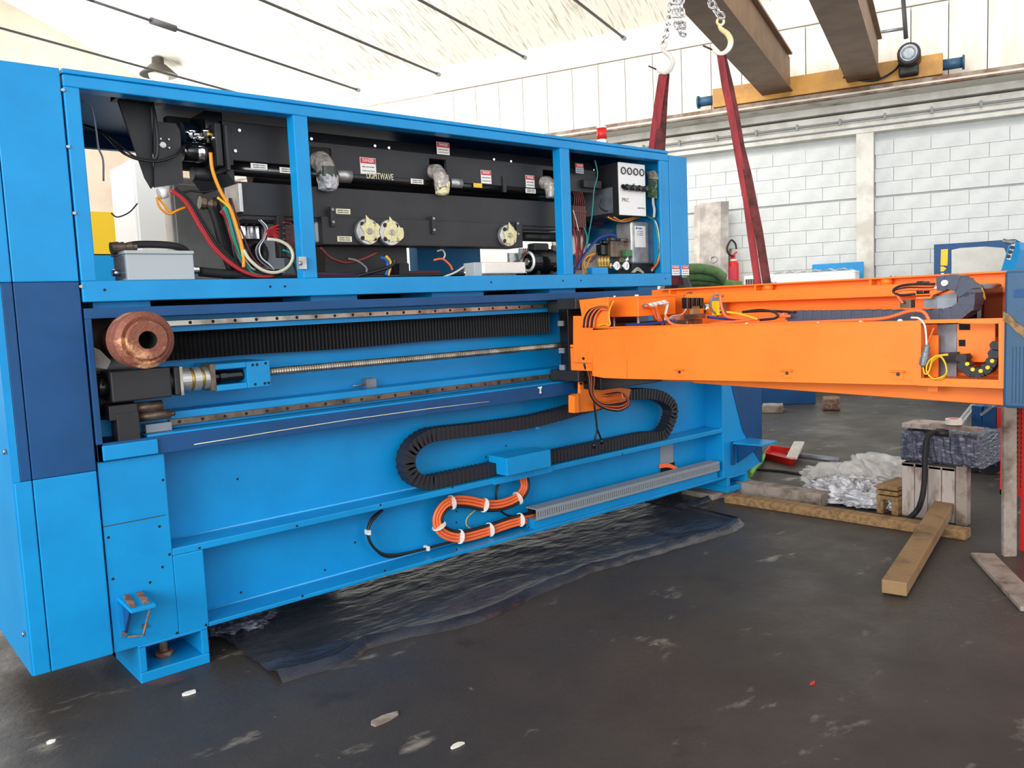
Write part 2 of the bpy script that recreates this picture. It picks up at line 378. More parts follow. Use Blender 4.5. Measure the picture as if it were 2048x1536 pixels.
# pendant lamp
c0 = AV(315, 118, 12.0)
pl = thing('pendant_lamp', 'dark bell-shaped industrial pendant lamp hanging at upper left above the blue machine', 'lamp', c0)
MB().lathe(c0, (0, 0, -1), [(-.02, .0), (-.02, .11), (.1, .12), (.12, .16), (.3, .36), (.32, .36), (.12, .13), (.1, .0)], 24).build('lamp_shade', 'lamp', pl)
MB().cyl(c0+V((0, 0, -.3)), c0+V((0, 0, -.38)), .2, .17).build('glass_globe', 'offwhite', pl)
MB().cyl(c0, c0+V((0, 0, vault(12)-c0.z)), .012, n=6).build('suspension_rod', 'conduit', pl)
# ================================================================ THE BLUE LASER CUTTING MACHINE
mc = thing('laser_cutting_machine', 'long blue laser cutting machine with open upper frame standing on the dark floor', 'machine', (2.9, 3.9, 0))
def screws(name, pts, r, m, parent, ax=(0, -1, 0), h=.006):
    o = MB().cyl((0, 0, 0), (0, 0, h), r, r*.8, n=8).build(name, m)
    q = V(ax).to_track_quat('Z', 'Y').to_matrix().to_4x4()
    copies(o, [Matrix.Translation(V(p)) @ q for p in pts], parent)
# left side cabinet
sc = MB().box(.56, .838, 3.56, 4.5, .165, 2.45).build('side_cabinet', 'darkhole', mc)
def tall(x0, x1, nm):
    # light paint, with a dark band between z .915 and 1.66
    MB().box(x0, x1, Y1-.004, Y1+.02, .162, .915).build(nm, 'blue', sc, .004)
    MB().box(max(x0, .578), x1, Y1-.004, Y1+.02, .916, 1.659).build('dark_band_panel', 'blued', sc, .003)
    if x0 < .578: MB().box(x0, .5775, Y1-.004, Y1+.02, .916, 1.659).build(nm, 'blue', sc)
    MB().box(x0, x1, Y1-.004, Y1+.02, 1.66, 2.462).build(nm, 'blue', sc, .004)
tall(.557, .6155, 'front_panel'); tall(.6185, .842, 'front_panel')
MB().box(.552, .558, Y1, 4.52, .165, 2.46).build('side_panel', 'blue', sc)
MB().box(.552, .842, Y1, 4.52, 2.45, 2.462).build('top_panel', 'blue', sc)
screws('screw', [(.846, Y1-.008, z) for z in (2.38, 2.17, 1.92, 1.64)], .008, 'steel', sc)
screws('screw', [(.546, Y1+.05, .32), (.546, Y1+.05, 1.03), (.546, Y1+.05, 1.9)], .012, 'steel', sc, (-1, 0, 0))
# open upper housing frame
hz0, hz1 = 1.579, 2.463
hf = MB()
hf.box(.849, 4.465, Y1-.01, Y1+.07, 2.395, 2.44); hf.box(.849, 4.465, Y1-.01, Y1+.09, 2.444, hz1); hf.box(.855, 4.46, Y1, Y1+.07, 2.438, 2.446)
hf.box(.849, 4.465, Y1-.01, Y1+.08, hz0, 1.661)
for x0, x1 in ((.849, .905), (1.787, 1.858), (3.468, 3.543), (4.374, 4.465)): hf.box(x0, x1, Y1-.008, Y1+(.06 if x0 < 4 else .012), 1.66, 2.396)
H = hf.build('housing_frame', 'blue', mc, .005)
rf = MB().box(.85, 4.46, Y1+.05, 4.62, 2.43, 2.452); rf.build('roof_panel', 'blued', H)
rr = MB()
for x0, x1 in ((.86, .92), (2.3, 2.36), (3.1, 3.16), (4.4, 4.46)): rr.box(x0, x1, 4.55, 4.61, 1.6, 2.44)
rr.box(.86, 4.46, 4.55, 4.61, 1.58, 1.62)
rr.build('rear_post', 'blue', H)
MB().box(.86, 1.5, 4.52, 4.56, AY(200, 297, 4.52).z, 2.44).build('rear_valance', 'blued', H)
MB().box(.855, .87, Y1+.06, 4.55, 1.6, 2.44).build('end_panel', 'blued', H)
MB().box(.86, 4.46, Y1+.08, 4.6, 1.585, 1.6).build('floor_tray', 'black', H)
MB().box(2.95, 3.45, 4.3, 4.33, 1.6, 1.9).build('rear_panel', 'blue', H)
MB().box(3.0, 4.4, 4.56, 4.58, 2.0, 2.43).build('rear_panel', 'blued', H)
screws('screw', [(x, Y1-.01, 1.625) for x in (.93, 1.62, 1.69, 2.9, 3.45, 3.6, 4.4)], .006, 'hole', H, h=.002)
for px in (604,): 
    a = AY(px, 527, Y1-.02); MB().box(a.x-.02, a.x+.018, Y1-.03, Y1-.01, a.z-.025, a.z+.03).cyl((a.x-.012, Y1-.04, a.z), (a.x-.03, Y1-.04, a.z), .01).build('toggle_latch', 'alu', H)
# right end cabinet of the housing with two stickers
rc_ = MB().box(4.47, 4.657, Y1-.012, 4.55, 1.642, 2.437).build('end_cabinet', 'blue', mc, .006)
def PXX(pts, x): return [AX(a_, b_, x) for a_, b_ in pts]
def sticker(x, z, w, h, y, parent, head='DANGER', lines=2, red=.36, name='warning_sticker', m='labelw'):
    st = MB().box(x-w/2, x+w/2, y-.0015, y, z-h/2, z+h/2).build(name, m, parent)
    if red:
        MB().box(x-w/2+w*.03, x+w/2-w*.03, y-.003, y-.0014, z+h/2-h*red, z+h/2-h*.03).build('red_header', 'labelred', st) 
        text(head, h*red*.8, (x, y-.0034, z+h/2-h*red*.52), X1, Z1, 'labelw', st, width=w*.7)
    for i in range(lines):
        zz = z+h/2-h*(red+.12+(.85-red)*(i+.35)/lines)
        text('VISIBLE AND INVISIBLE' if i % 2 == 0 else 'LASER RADIATION', h*.09, (x, y-.002, zz), X1, Z1, 'ink', st, width=w*.8)
    return st
for px in (1352, 1371):
    a = AY(px, 541, Y1-.014); sticker(a.x, a.z, .078, .064, Y1-.0125, rc_, lines=2)
# beam: dark frame, web, rails, bellows, ball screw
bmf = MB().box(.849, 5.05, Y1-.012, 3.86, 1.514, 1.555)
bmf.box(.849, .872, Y1-.012, 3.86, .947, 1.514)
bmf.box(.849, 5.05, Y1-.012, Y1+.012, .947, 1.02)
bmf.box(.849, 5.05, Y1+.012, Y1+.03, .947, .965)
BM = bmf.build('beam_frame', 'blued', mc, .002)
MB().box(.87, 5.05, 3.80, 4.35, .95, 1.52).build('beam_web', 'blue', BM)
MB().box(1.05, 5.05, Y1+.012, 3.81, .966, 1.028).build('lower_ledge', 'blue', BM, .004)
MB().box(.872, 5.05, 3.66, 3.81, 1.03, 1.10).build('rail_seat', 'blue', BM)
MB().box(1.05, 5.05, 3.66, 3.81, 1.445, 1.513).build('rail_seat', 'blue', BM)
MB().box(.866, 1.078, Y1-.024, Y1-.012, .951, 1.012).build('splice_plate', 'blue', BM, .004)
def zat(px, py, y): return AY(px, py, y).z
rl = MB().box(1.17, 3.56, 3.635, 3.66, 1.044, 1.070).build('lower_rail', 'dirtsteel', BM, .002)
ru = MB().box(1.06, 3.56, 3.635, 3.66, 1.469, 1.494).build('upper_rail', 'steel', BM, .002)
screws('rail_bolt', [(1.21+i*.1, 3.635, 1.057) for i in range(23)], .008, 'hole', rl, h=.001)
screws('rail_bolt', [(1.19+i*.1, 3.635, 1.4815) for i in range(23)], .008, 'hole', ru, h=.001)
MB().box(.875, 1.05, 3.70, 3.80, 1.03, 1.28).build('recess_dark_lower', 'black', BM)  # black box added to darken the recess behind the motor
MB().box(.875, 1.05, 3.665, 3.80, 1.29, 1.512).build('recess_dark_upper', 'glblack', BM)  # black box added to darken the upper left end of the recess
# bellows cover, real pleats
mb = MB(); n = 118; x0, x1 = 1.12, 3.52; zt, zb = 1.452, 1.316
vs_ = []
for i in range(n*2+1):
    x = x0+(x1-x0)*i/(n*2); y = 3.735+(.022 if i % 2 else 0)
    vs_ += [(x, y, zb+.004*math.sin(i*.05)), (x, y, zt), (x, 3.79, zt), (x, 3.79, zb)]
fs_ = []
for i in range(n*2):
    for k in range(4): fs_.append((4*i+k, 4*i+4+k, 4*i+4+(k+1) % 4, 4*i+(k+1) % 4))
mb.add(vs_, fs_).build('bellows_cover', 'rubber', BM)
a, b2 = AY(540, 743, 3.62), AY(1113, 692, 3.62)
zs = (a.z+b2.z)/2
sp = MB(); nT = 150
pr = []
Ls = b2.x+.1-a.x
for i in range(nT*2+1): pr.append((Ls*i/(nT*2), .020 if i % 2 else .0165))
sp.lathe((a.x, 3.62, zs), (1, 0, 0), pr, 12).build('ball_screw', 'steel', BM)
# screw bearing block, coupling, servo motor
a = AY(428, 727, 3.56); b2 = AY(540, 778, 3.56)
cz = zs
mb = MB(); xa, xb = AY(428, 730, 3.56).x, AY(538, 730, 3.56).x
mb.box(xa, xa+.14, 3.55, 3.68, cz+.033, cz+.058); mb.box(xa, xa+.14, 3.55, 3.68, cz-.06, cz-.033); mb.box(xa+.14, xb, 3.55, 3.68, cz-.06, cz+.058); mb.box(xa, xb, 3.67, 3.80, cz-.06, cz+.058)
cb = mb.build('screw_bearing_block', 'blue', BM, .004)
screws('socket_bolt', [(xa+.17, 3.55, cz+.042), (xa+.19, 3.55, cz+.042), (xb-.02, 3.55, cz+.045), (xa+.175, 3.55, cz-.045), (xb-.03, 3.55, cz-.045), (xb-.012, 3.55, cz-.045)], .007, 'hole', cb, h=.001)
MB().lathe((xa-.02, 3.6, cz), (1, 0, 0), [(0, .02), (.05, .02), (.05, .03), (.08, .03), (.08, .024), (.16, .024)], 20).build('shaft_coupling', 'glblack', BM)
xm = AY(365, 755, 3.55).x
MB().lathe((xm, 3.6, cz), (1, 0, 0), [(0, .0), (0, .052), (.04, .052), (.04, .046), (.055, .046), (.055, .052), (.085, .052), (.085, .046), (.10, .046), (.1, .05), (xa-xm-.02, .05), (xa-xm-.02, 0)], 28).build('gearbox', 'alu', BM)
for q_ in (.041, .0855): MB().cyl((xm+q_, 3.6, cz), (xm+q_+.013, 3.6, cz), .0475, n=24).build('bronze_band', 'brass', BM)
MB().box(xm-.012, xm, 3.545, 3.66, cz-.06, cz+.06).build('gearbox_flange', 'steel', BM)
MB().box(xa-.022, xa, 3.55, 3.66, cz-.055, cz+.06).build('gearbox_flange', 'dirtsteel', BM)
xs = AY(220, 760, 3.55).x
mb = MB().box(xs, xm-.05, 3.54, 3.66, cz-.062, cz+.062).box(xm-.035, xm-.012, 3.545, 3.66, cz-.06, cz+.06).cyl((xm-.1, 3.6, cz), (xm-.03, 3.6, cz), .045)
mb.build('servo_motor', 'black', BM, .006)
MB().cyl((xs-.05, 3.6, cz), (xs, 3.6, cz), .04).cyl((xs-.06, 3.59, cz), (xs-.05, 3.59, cz), .02).build('encoder', 'glblack', BM)
q0, q1 = AY(217, 828, 3.56), AY(275, 828, 3.56)
MB().box(q0.x, q1.x, 3.55, 3.66, cz-.135, cz-.075).build('limit_block', 'black', BM, .003)
MB().cyl((q1.x, 3.6, cz-.1), (q1.x+.11, 3.6, cz-.1), .025).build('limit_sensor', 'dirtsteel', BM)
q0, q1 = AY(234, 850, 3.55), AY(279, 850, 3.55)
MB().box(q0.x, q1.x, 3.545, 3.64, 1.0, 1.13).build('buffer_post', 'black', BM, .003)
MB().cyl((q1.x, 3.6, 1.10), (q1.x+.14, 3.6, 1.10), .02).cyl((q1.x+.14, 3.6, 1.10), (q1.x+.16, 3.6, 1.10), .01).build('buffer_rod', 'dirtsteel', BM)
MB().box(1.06, 1.165, 3.6, 3.66, 1.03, 1.065).build('end_stop', 'galv', BM)
# small cable clamp on web
a = AY(735, 768, 3.79); MB().box(a.x-.03, a.x+.03, 3.75, 3.80, a.z-.03, a.z+.03).cyl((a.x-.1, 3.77, a.z), (a.x-.03, 3.77, a.z), .005).build('sensor_bracket', 'galv', BM)
# scratch in the dark paint (bare metal worn line)
p = [AY(x, y, Y1-.0125) for x, y in ((388, 889), (470, 876), (560, 861), (700, 839), (860, 817), (978, 803))]
MB().tube(p, .0022, 4).build('worn_edge', 'labelc', BM)
a = AY(1080, 780, Y1-.0125); MB().prism([a+V((-.02, 0, .018)), a+V((.02, 0, .02)), a+V((.006, 0, -.002)), a+V((.012, 0, -.02)), a+V((-.006, 0, -.02)), a+V((-.001, 0, .004))], (0, .001, 0)).build('paint_chip', 'labelw', BM)
# pads between housing and beam
for x0, x1 in ((.9, 1.12), (1.85, 2.1), (2.55, 2.9), (3.4, 3.62), (4.2, 4.4)):
    MB().box(x0, x1, 3.6, 4.3, 1.555, 1.58).build('mounting_pad', 'blue', H)
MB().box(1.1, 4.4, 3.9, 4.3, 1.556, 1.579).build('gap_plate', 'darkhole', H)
# base
bs_ = MB()
yb0, yb1 = Y1+.004, 3.70
bs_.box(.849, 1.107, yb0, yb1, .16, .946); bs_.box(1.107, 1.235, yb0, yb1, .16, .503)
bs_.box(1.107, 5.03, yb0, yb1, .503, .535)
bs_.box(1.235, 5.03, yb0, yb1, .158, .178)
bs_.box(5.03, 5.33, yb0, 4.3, .16, 1.3)
bs_.box(.849, 5.33, yb1-.005, 4.35, .16, .95)
BS = bs_.build('base_frame', 'blue', mc, .004)
pts = [AY(1463, 770, yb0-.004), AY(1470, 800, yb0-.004), AY(1485, 860, yb0-.004), AY(1493, 875, yb0-.004), AY(1508, 903, yb0-.004), AY(1521, 925, yb0-.004)]
t0 = V((5.53, yb0-.004, pts[-1].z)); t1_ = V((5.53, yb0-.004, 1.3)); t2_ = V((pts[0].x-.02, yb0-.004, 1.3))
MB().prism([t2_]+pts+[t0, t1_], (0, .03, 0)).build('dark_side_panel', 'blued', BS)
pb = AY(1456, 944, yb0)
MB().prism([V((5.33, yb0, 1.3)), V((5.33, yb0, .17)), V((5.53, yb0, pts[-1].z)), V((5.53, yb0, 1.3))], (0, .5, 0)).build('column_side', 'blue', BS)
MB().box(.849, 1.09, yb0-.002, yb0+.001, .684, .687).build('panel_seam', 'ink', BS)
screws('bolt_hole', [AY(x, y, yb0-.0005) for x, y in ((217, 1075), (319, 1053), (325, 1134), (226, 1158), (300, 1165), (475, 958), (339, 1109), (399, 1096), (326, 960), (354, 1266), (412, 1250), (605, 1192), (770, 1141), (913, 1099), (1058, 1054), (594, 1052), (761, 1010), (905, 975), (1245, 908))], .006, 'hole', BS, h=.001)
screws('bolt_hole', [AY(x, y, yb1-.006) for x, y in ((482, 1185), (650, 1140), (710, 1085), (913, 1023), (913, 1045), (1012, 892), (972, 914))], .006, 'hole', BS, h=.001)
M['weld'] = mat('weld_bead_highlight', '#3ba0d2', .35)  # paler blue puts the light caught by the weld beads into their colour
MB().tube([(1.11, yb1-.006, .538), (5.02, yb1-.006, .538)], .005, 6).build('weld_bead', 'weld', BS)
MB().tube([(1.24, yb1-.006, .181), (5.02, yb1-.006, .181)], .005, 6).build('weld_bead', 'weld', BS)
# feet
def foot(x0, x1, z0):
    fb = MB().box(x0, x1, Y1, 3.98, z0, z0+.045).box(x0, x0+.03, Y1, 3.98, z0+.045, .16).box(x1-.03, x1, Y1, 3.98, z0+.045, .16).box(x0, x1, 3.9, 3.98, z0, .16).box(x0, x1, Y1, 3.98, .15, .163)
    o = fb.build('foot', 'blue', mc, .004)
    xc = (x0+x1)/2
    MB().cyl((xc-.01, 3.66, z0+.045), (xc-.01, 3.66, z0+.068), .04, n=6).cyl((xc-.01, 3.66, z0+.06), (xc-.01, 3.66, .155), .018).build('levelling_bolt', 'rustd', o)
foot(.938, 1.226, 0); foot(5.075, 5.335, .046)
# fold-out brackets on the base
def bracket(pts_top, pts_side, m_pads):
    t = MB().prism(pts_top, (0, 0, -.014)).build('step_bracket', 'blue', mc, .002)
    MB().prism(pts_side, (.012, 0, 0)).build('gusset', 'blued', t)
    return t
z = .392
L0 = AY(232, 1195, yb0)
t = bracket([V((.873, yb0, z)), V((.975, yb0, z)), V((.985, yb0-.13, z-.03)), V((.89, yb0-.13, z-.03))], [V((.89, yb0, z-.01)), V((.89, yb0-.11, z-.035)), V((.89, yb0, z-.17))], 1)
MB().box(.872, .905, yb0-.01, yb0, .22, z).build('hinge_plate', 'blue', t)
for xx in (.905, .955): MB().hexa([V((xx-.012, yb0-.115, z-.024)), V((xx+.012, yb0-.115, z-.024)), V((xx+.012, yb0-.02, z-.002)), V((xx-.012, yb0-.02, z-.002)), V((xx-.012, yb0-.115, z-.018)), V((xx+.012, yb0-.115, z-.018)), V((xx+.012, yb0-.02, z+.004)), V((xx-.012, yb0-.02, z+.004))]).build('rusty_pad', 'rustd', t, label='worn rusty strip')
MB().tube([V((.9, yb0-.02, .22)), V((.95, yb0-.05, .22)), V((.975, yb0-.1, .36))], .005, 6).build('stay_rod', 'rustd', t)
screws('bolt', [(.885, yb0-.012, .235), (.97, yb0-.002, .24)], .011, 'rustd', t, h=.01)
z = .42
t = bracket([V((5.12, yb0, z)), V((5.36, yb0, z)), V((5.36, yb0-.24, z-.0)), V((5.16, yb0-.24, z-.0))], [V((5.2, yb0, z-.01)), V((5.2, yb0-.2, z-.02)), V((5.2, yb0, z-.17))], 1)
MB().box(5.12, 5.15, yb0-.02, yb0, .25, z).build('hinge_plate', 'blued', t)
# white conduit trunking with slots on the bottom ledge
dx0, dx1 = 3.17, 4.975
du = MB().box(dx0, dx1, Y1-.0, Y1+.09, .295, .300).box(dx0, dx1, Y1-.002, Y1+.003, .284, .296).box(dx0, dx1, Y1-.002, Y1+.003, .236, .248).box(dx0, dx1, Y1+.0, Y1+.09, .232, .236)
DU = du.build('slotted_duct', 'duct', mc)
tooth = MB().box(-.006, .006, -.002, .002, -.019, .019).build('duct_tooth', 'duct')
nn = 96
copies(tooth, [Matrix.Translation((dx0+.006+(dx1-dx0-.012)*i/(nn-1), Y1, .266)) for i in range(nn)], DU)
MB().box(dx0+.01, dx1, Y1+.08, Y1+.085, .236, .296).build('duct_back', 'darkhole', DU)
MB().box(dx0, dx1, Y1+.02, Y1+.1, .178, .234).build('duct_spacer', 'blue', DU)
# grey cover plate and opening in the lower web, slot by the column
a, b2 = AY(1320, 885, yb1-.008), AY(1345, 935, yb1-.008)
MB().box(a.x, AY(1345, 885, yb1-.008).x, yb1-.012, yb1-.004, .33, .50).build('grey_cover_plate', 'duct', BS)
MB().box(a.x, AY(1348, 885, yb1-.008).x, yb1-.01, yb1-.003, .26, .33).build('cable_opening', 'darkhole', BS)
# energy chain cover box
xa, xb = AY(1000, 930, Y1).x, AY(1088, 920, Y1).x
MB().box(xa-.0, xb, Y1-.06, Y1+.1, .548, .65).build('chain_clamp_cover', 'blue', mc, .004)
MB().box(xa-.05, xb+.06, Y1-.004, Y1+.004, .5, .535).build('clamp_lip', 'blue', mc)
# ---- energy chain: links along a path in the plane in front of the web
def chain(parent, name, m, path, normal, w, h, pitch, linkname='link', hinge=None):
    """normal = direction of the flat side; w = width along normal; h = height across the band"""
    P = [V(p) for p in path]; cum = [0]
    for i in range(1, len(P)): cum.append(cum[-1]+(P[i]-P[i-1]).length)
    L = cum[-1]; n = int(L/pitch); nm = V(normal).normalized()
    def pt(s):
        for i in range(1, len(P)):
            if s <= cum[i] or i == len(P)-1:
                t = (s-cum[i-1])/max(cum[i]-cum[i-1], 1e-6); return P[i-1].lerp(P[i], t)
    lm = MB()
    q = pitch*.56; e = .0035
    lm.hexa([(-q, -w/2, -h/2), (q-e, -w/2, -h/2), (q-e, w/2, -h/2), (-q, w/2, -h/2), (-q, -w/2, h/2), (q-e, -w/2, h/2), (q-e, w/2, h/2), (-q, w/2, h/2)])
    lm.hexa([(-q*.45, -w/2-.004, -h/2-.003), (q*.3, -w/2-.004, -h/2-.003), (q*.3, w/2+.004, -h/2-.003), (-q*.45, w/2+.004, -h/2-.003), (-q*.45, -w/2-.004, h/2+.003), (q*.3, -w/2-.004, h/2+.003), (q*.3, w/2+.004, h/2+.003), (-q*.45, w/2+.004, h/2+.003)])
    if hinge: lm.cyl((0, -w/2-.007, 0), (0, w/2+.002, 0), h*.42, n=14)
    ln = lm.build(linkname, m)
    mats = []
    for i in range(n+1):
        s = L*i/n; a_, b_ = pt(max(s-pitch*.4, 0)), pt(min(s+pitch*.4, L)); d = (b_-a_).normalized(); z_ = nm.cross(d)*-1; y_ = z_.cross(d)
        e_, g_ = pt(max(s-pitch*1.2, 0)), pt(min(s+pitch*1.2, L)); c0_ = pt(s)
        th = (c0_-e_).angle(g_-c0_, 0) if (c0_-e_).length > 1e-5 and (g_-c0_).length > 1e-5 else 0
        mats.append(frame(pt(s), d, y_, z_) @ Matrix.Diagonal((1+h*.5*th/(pitch*1.2), 1, 1, 1)))
    return copies(ln, mats, parent)
yc = Y1+.075
cp = [AY(1225, 800, yc), AY(1190, 808, yc), AY(1152, 818, yc), AY(1060, 842, yc), AY(950, 858, yc), AY(880, 866, yc), AY(848, 873, yc), AY(822, 893, yc), AY(811, 920, yc), AY(818, 948, yc), AY(838, 962, yc)]
cp2 = cp+[V((cp[-1].x+.06, yc, .573)), V((2.55, yc, .573)), V((2.9, yc, .575)), V((3.3, yc, .575)), V((3.9, yc, .575)), V((4.2, yc, .575))]
cp2 += [AY(1318, 870, yc), AY(1336, 842, yc), AY(1340, 815, yc), AY(1322, 795, yc), AY(1290, 787, yc), AY(1240, 790, yc)]
ec = MB().box(3.0, 3.2, yc-.03, yc+.03, .56, .6).build('energy_chain', 'plastic', mc)
chain(ec, 'energy_chain', 'plastic', spl(cp2, 6), (0, -1, 0), .075, .066, .03)
# two short studs under the beam
for x, y in ((1030, 862), (1076, 856)):
    a = AY(x, y, 3.58); MB().cyl(a, a+V((-.0, .11, 0)), .008).build('stud', 'blue', mc)
# cables in the lower bay
def cable(name, m, pts, r, parent, n=6):
    return MB().tube(spl(pts, n), r, 7).build(name, m, parent)
wr1 = thing('orange_cable_loop', 'bundle of orange and black cables looped in the lower bay of the blue base', 'cables', (3.0, 3.62, .3))
lp = [(1045, 943), (1050, 975), (1030, 1000), (985, 1012), (930, 1003), (895, 1008), (876, 1035), (885, 1062), (920, 1073), (970, 1062), (1020, 1045), (1072, 1032)]
def offpath(P, d):
    P = spl(P, 5); out = []
    for i, p in enumerate(P):
        t_ = (P[min(i+1, len(P)-1)]-P[max(i-1, 0)]).normalized(); out.append(p+V((-t_.z, 0, t_.x))*d)
    return out
lpp = [AY(x, y, 3.625) for x, y in lp]
for i, (m_, d_) in enumerate((('c_orange', -.026), ('c_orange', -.008), ('c_orange', .010), ('c_black', .027), ('c_black', .002))):
    MB().tube([p+V((0, .018 if i == 4 else 0, 0)) for p in offpath(lpp, d_)], .0088, 8).build('cable', m_, wr1)
cable('earth_wire', 'c_yellow', [AY(x, y, 3.66) for x, y in ((953, 1018), (935, 1035), (933, 1050), (945, 1060))], .003, wr1)
sp_ = spl(lpp, 10)
for k in (18, 33, 47, 66, 80, 92, 104):
    p, q = sp_[min(k, len(sp_)-2)], sp_[min(k+1, len(sp_)-1)]; d_ = (q-p).normalized()*.0035
    MB().cyl(p-d_, p+d_, .041, n=16).build('cable_tie', 'c_white', wr1)
wr2 = thing('black_cable_loop', 'pair of black cables hanging in a wide loop at left of the orange cable loop', 'cables', (2.3, 3.62, .3))
for d in (0, .012):
    cable('cable', 'c_black', [AY(x, y, 3.64+d) for x, y in ((765, 1020), (742, 1045-d*500), (736, 1070), (748, 1095), (775, 1110+d*300), (820, 1105), (880, 1090), (950, 1072), (1072, 1043))], .0075, wr2)
cable('cable', 'c_black', [AY(x, y, 3.68) for x, y in ((1000, 958), (992, 985), (995, 1010), (1010, 1028), (1040, 1036))], .006, wr2)
for x, y in ((856, 1097), (738, 1065)):
    a = AY(x, y, 3.628); MB().box(a.x-.007, a.x+.007, 3.62, 3.66, a.z-.012, a.z+.012).build('cable_tie', 'c_white', wr2)
wr3 = thing('orange_cable_end', 'short orange cables coming out of the web above the grey slotted duct', 'cables', (4.5, 3.65, .29))
for d in (0, .01, .02): cable('cable', 'c_orange', [AY(1318, 930, 3.69)+V((0, 0, -d)), AY(1335, 928, 3.66)+V((0, 0, -d)), AY(1355, 936+d*200, 3.64)], .006, wr3)
# ================================================================ INSIDE THE HOUSING
def px_box(mb, xa, xb, py0, py1, pm, y, d):
    """box whose front face lies on plane Y=y; its left/right edges and its top/bottom are measured there"""
    x0, x1 = AY(xa, pm, y).x, AY(xb, pm, y).x
    return mb
M['sleeve'] = mat('dark_sleeve', '#3b4239', .35)
rs = thing('laser_resonator', 'long black laser resonator assembly filling the open upper frame of the blue machine', 'machine', (2.4, 3.9, 1.6))
YC = 3.72
xl = AY(437, 260, YC).x; xr = AY(1192, 350, YC).x
zt = AY(700, 262, YC).z; zm = AY(700, 300, YC).z; zb = AY(750, 352, YC).z
segs_ = [(437, 612, 0), (612, 1115, 1), (1140, 1192, 2)]
x_a, x_b, x_c, x_d = AY(440, 300, YC).x, AY(594, 300, YC).x, AY(1000, 350, YC).x, xr
cov = MB()
cov.prism([(x_a-.02, YC+.05, 2.36), (x_a+.05, YC, 2.31), (x_a+.05, YC, zb+.01), (x_a+.12, YC, zb+.01)][:0] or [(x_a, YC, 2.38), (x_a, YC, 2.18), (x_a+.06, YC, 2.10), (x_a+.06, YC, zb+.02), (x_b+.02, YC, zb+.02), (x_b+.02, YC, 2.38)], (0, .4, 0))
cov.build('cover_panel', 'black', rs, .004)
notch = [(AY(621, 300, YC).x, AY(662, 300, YC).x), (AY(859, 330, YC).x, AY(893, 330, YC).x), (AY(1086, 350, YC).x, AY(1112, 350, YC).x)]
xs_ = x_b+.025
ztn = AY(640, 295, YC).z
pts = [(xs_, 2.30)]
for a_, b_ in notch: pts += []
poly = [(xs_, YC, zb)]
for a_, b_ in notch: poly += [(a_, YC, zb), (a_, YC, ztn), (b_, YC, ztn), (b_, YC, zb)]
CT = ztn+.025; poly = [(xs_, YC, CT)]+poly+[(x_d, YC, zb+.0), (x_d, YC, CT)]
MB().prism(poly, (0, .02, 0)).build('cover_panel', 'black', rs, .002)
MB().prism([(xs_, YC, CT+.001), (xs_, YC+.06, CT+.06), (xs_, YC+.4, CT+.06), (xs_, YC+.4, CT)], (x_d-xs_, 0, 0)).build('cover_hood', 'black', rs, .003)
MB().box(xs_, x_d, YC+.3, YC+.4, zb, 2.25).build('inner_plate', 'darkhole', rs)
MB().box(AY(1160, 330, YC).x, x_d+.02, YC-.03, YC+.4, AY(1165, 376, YC).z, 2.26).build('end_cover', 'black', rs, .004)
screws('cover_screw', [AY(x, y, YC-.001) for x, y in ((478, 261), (622, 278), (749, 292), (777, 296), (987, 319), (1021, 323), (1108, 334), (1187, 340), (470, 302))], .009, 'chrome', rs, h=.006)
# long tubes under the cover
def tubeline(name, xa, ya, xb, yb2, yy, r, m):
    a, b2 = AY(xa, ya, yy), AY(xb, yb2, yy); z = (a.z+b2.z)/2
    return MB().cyl((a.x, yy, z), (b2.x, yy, z), r, n=20).build(name, m, rs)
tubeline('upper_tube', 446, 336, 1120, 386, 3.75, .032, 'glblack')
tubeline('lower_tube', 500, 353, 1160, 396, 3.82, .042, 'glblack')
tubeline('collar', 669, 350, 699, 353, 3.748, .036, 'alu'); tubeline('collar', 896, 366, 919, 368, 3.748, .036, 'alu')
for x in (668, 760, 745, 830, 940, 958, 990, 1030, 1075, 560):
    a = AY(x, 372, 3.84); MB().cyl((a.x, 3.84, 1.98), (a.x, 3.84, 2.09), .018, n=10).build('standoff', 'chrome' if x % 20 else 'black', rs)
a = AY(1003, 375, 3.74); MB().box(a.x-.012, a.x+.012, 3.71, 3.78, a.z-.03, a.z+.06).build('tube_clamp', 'black', rs)
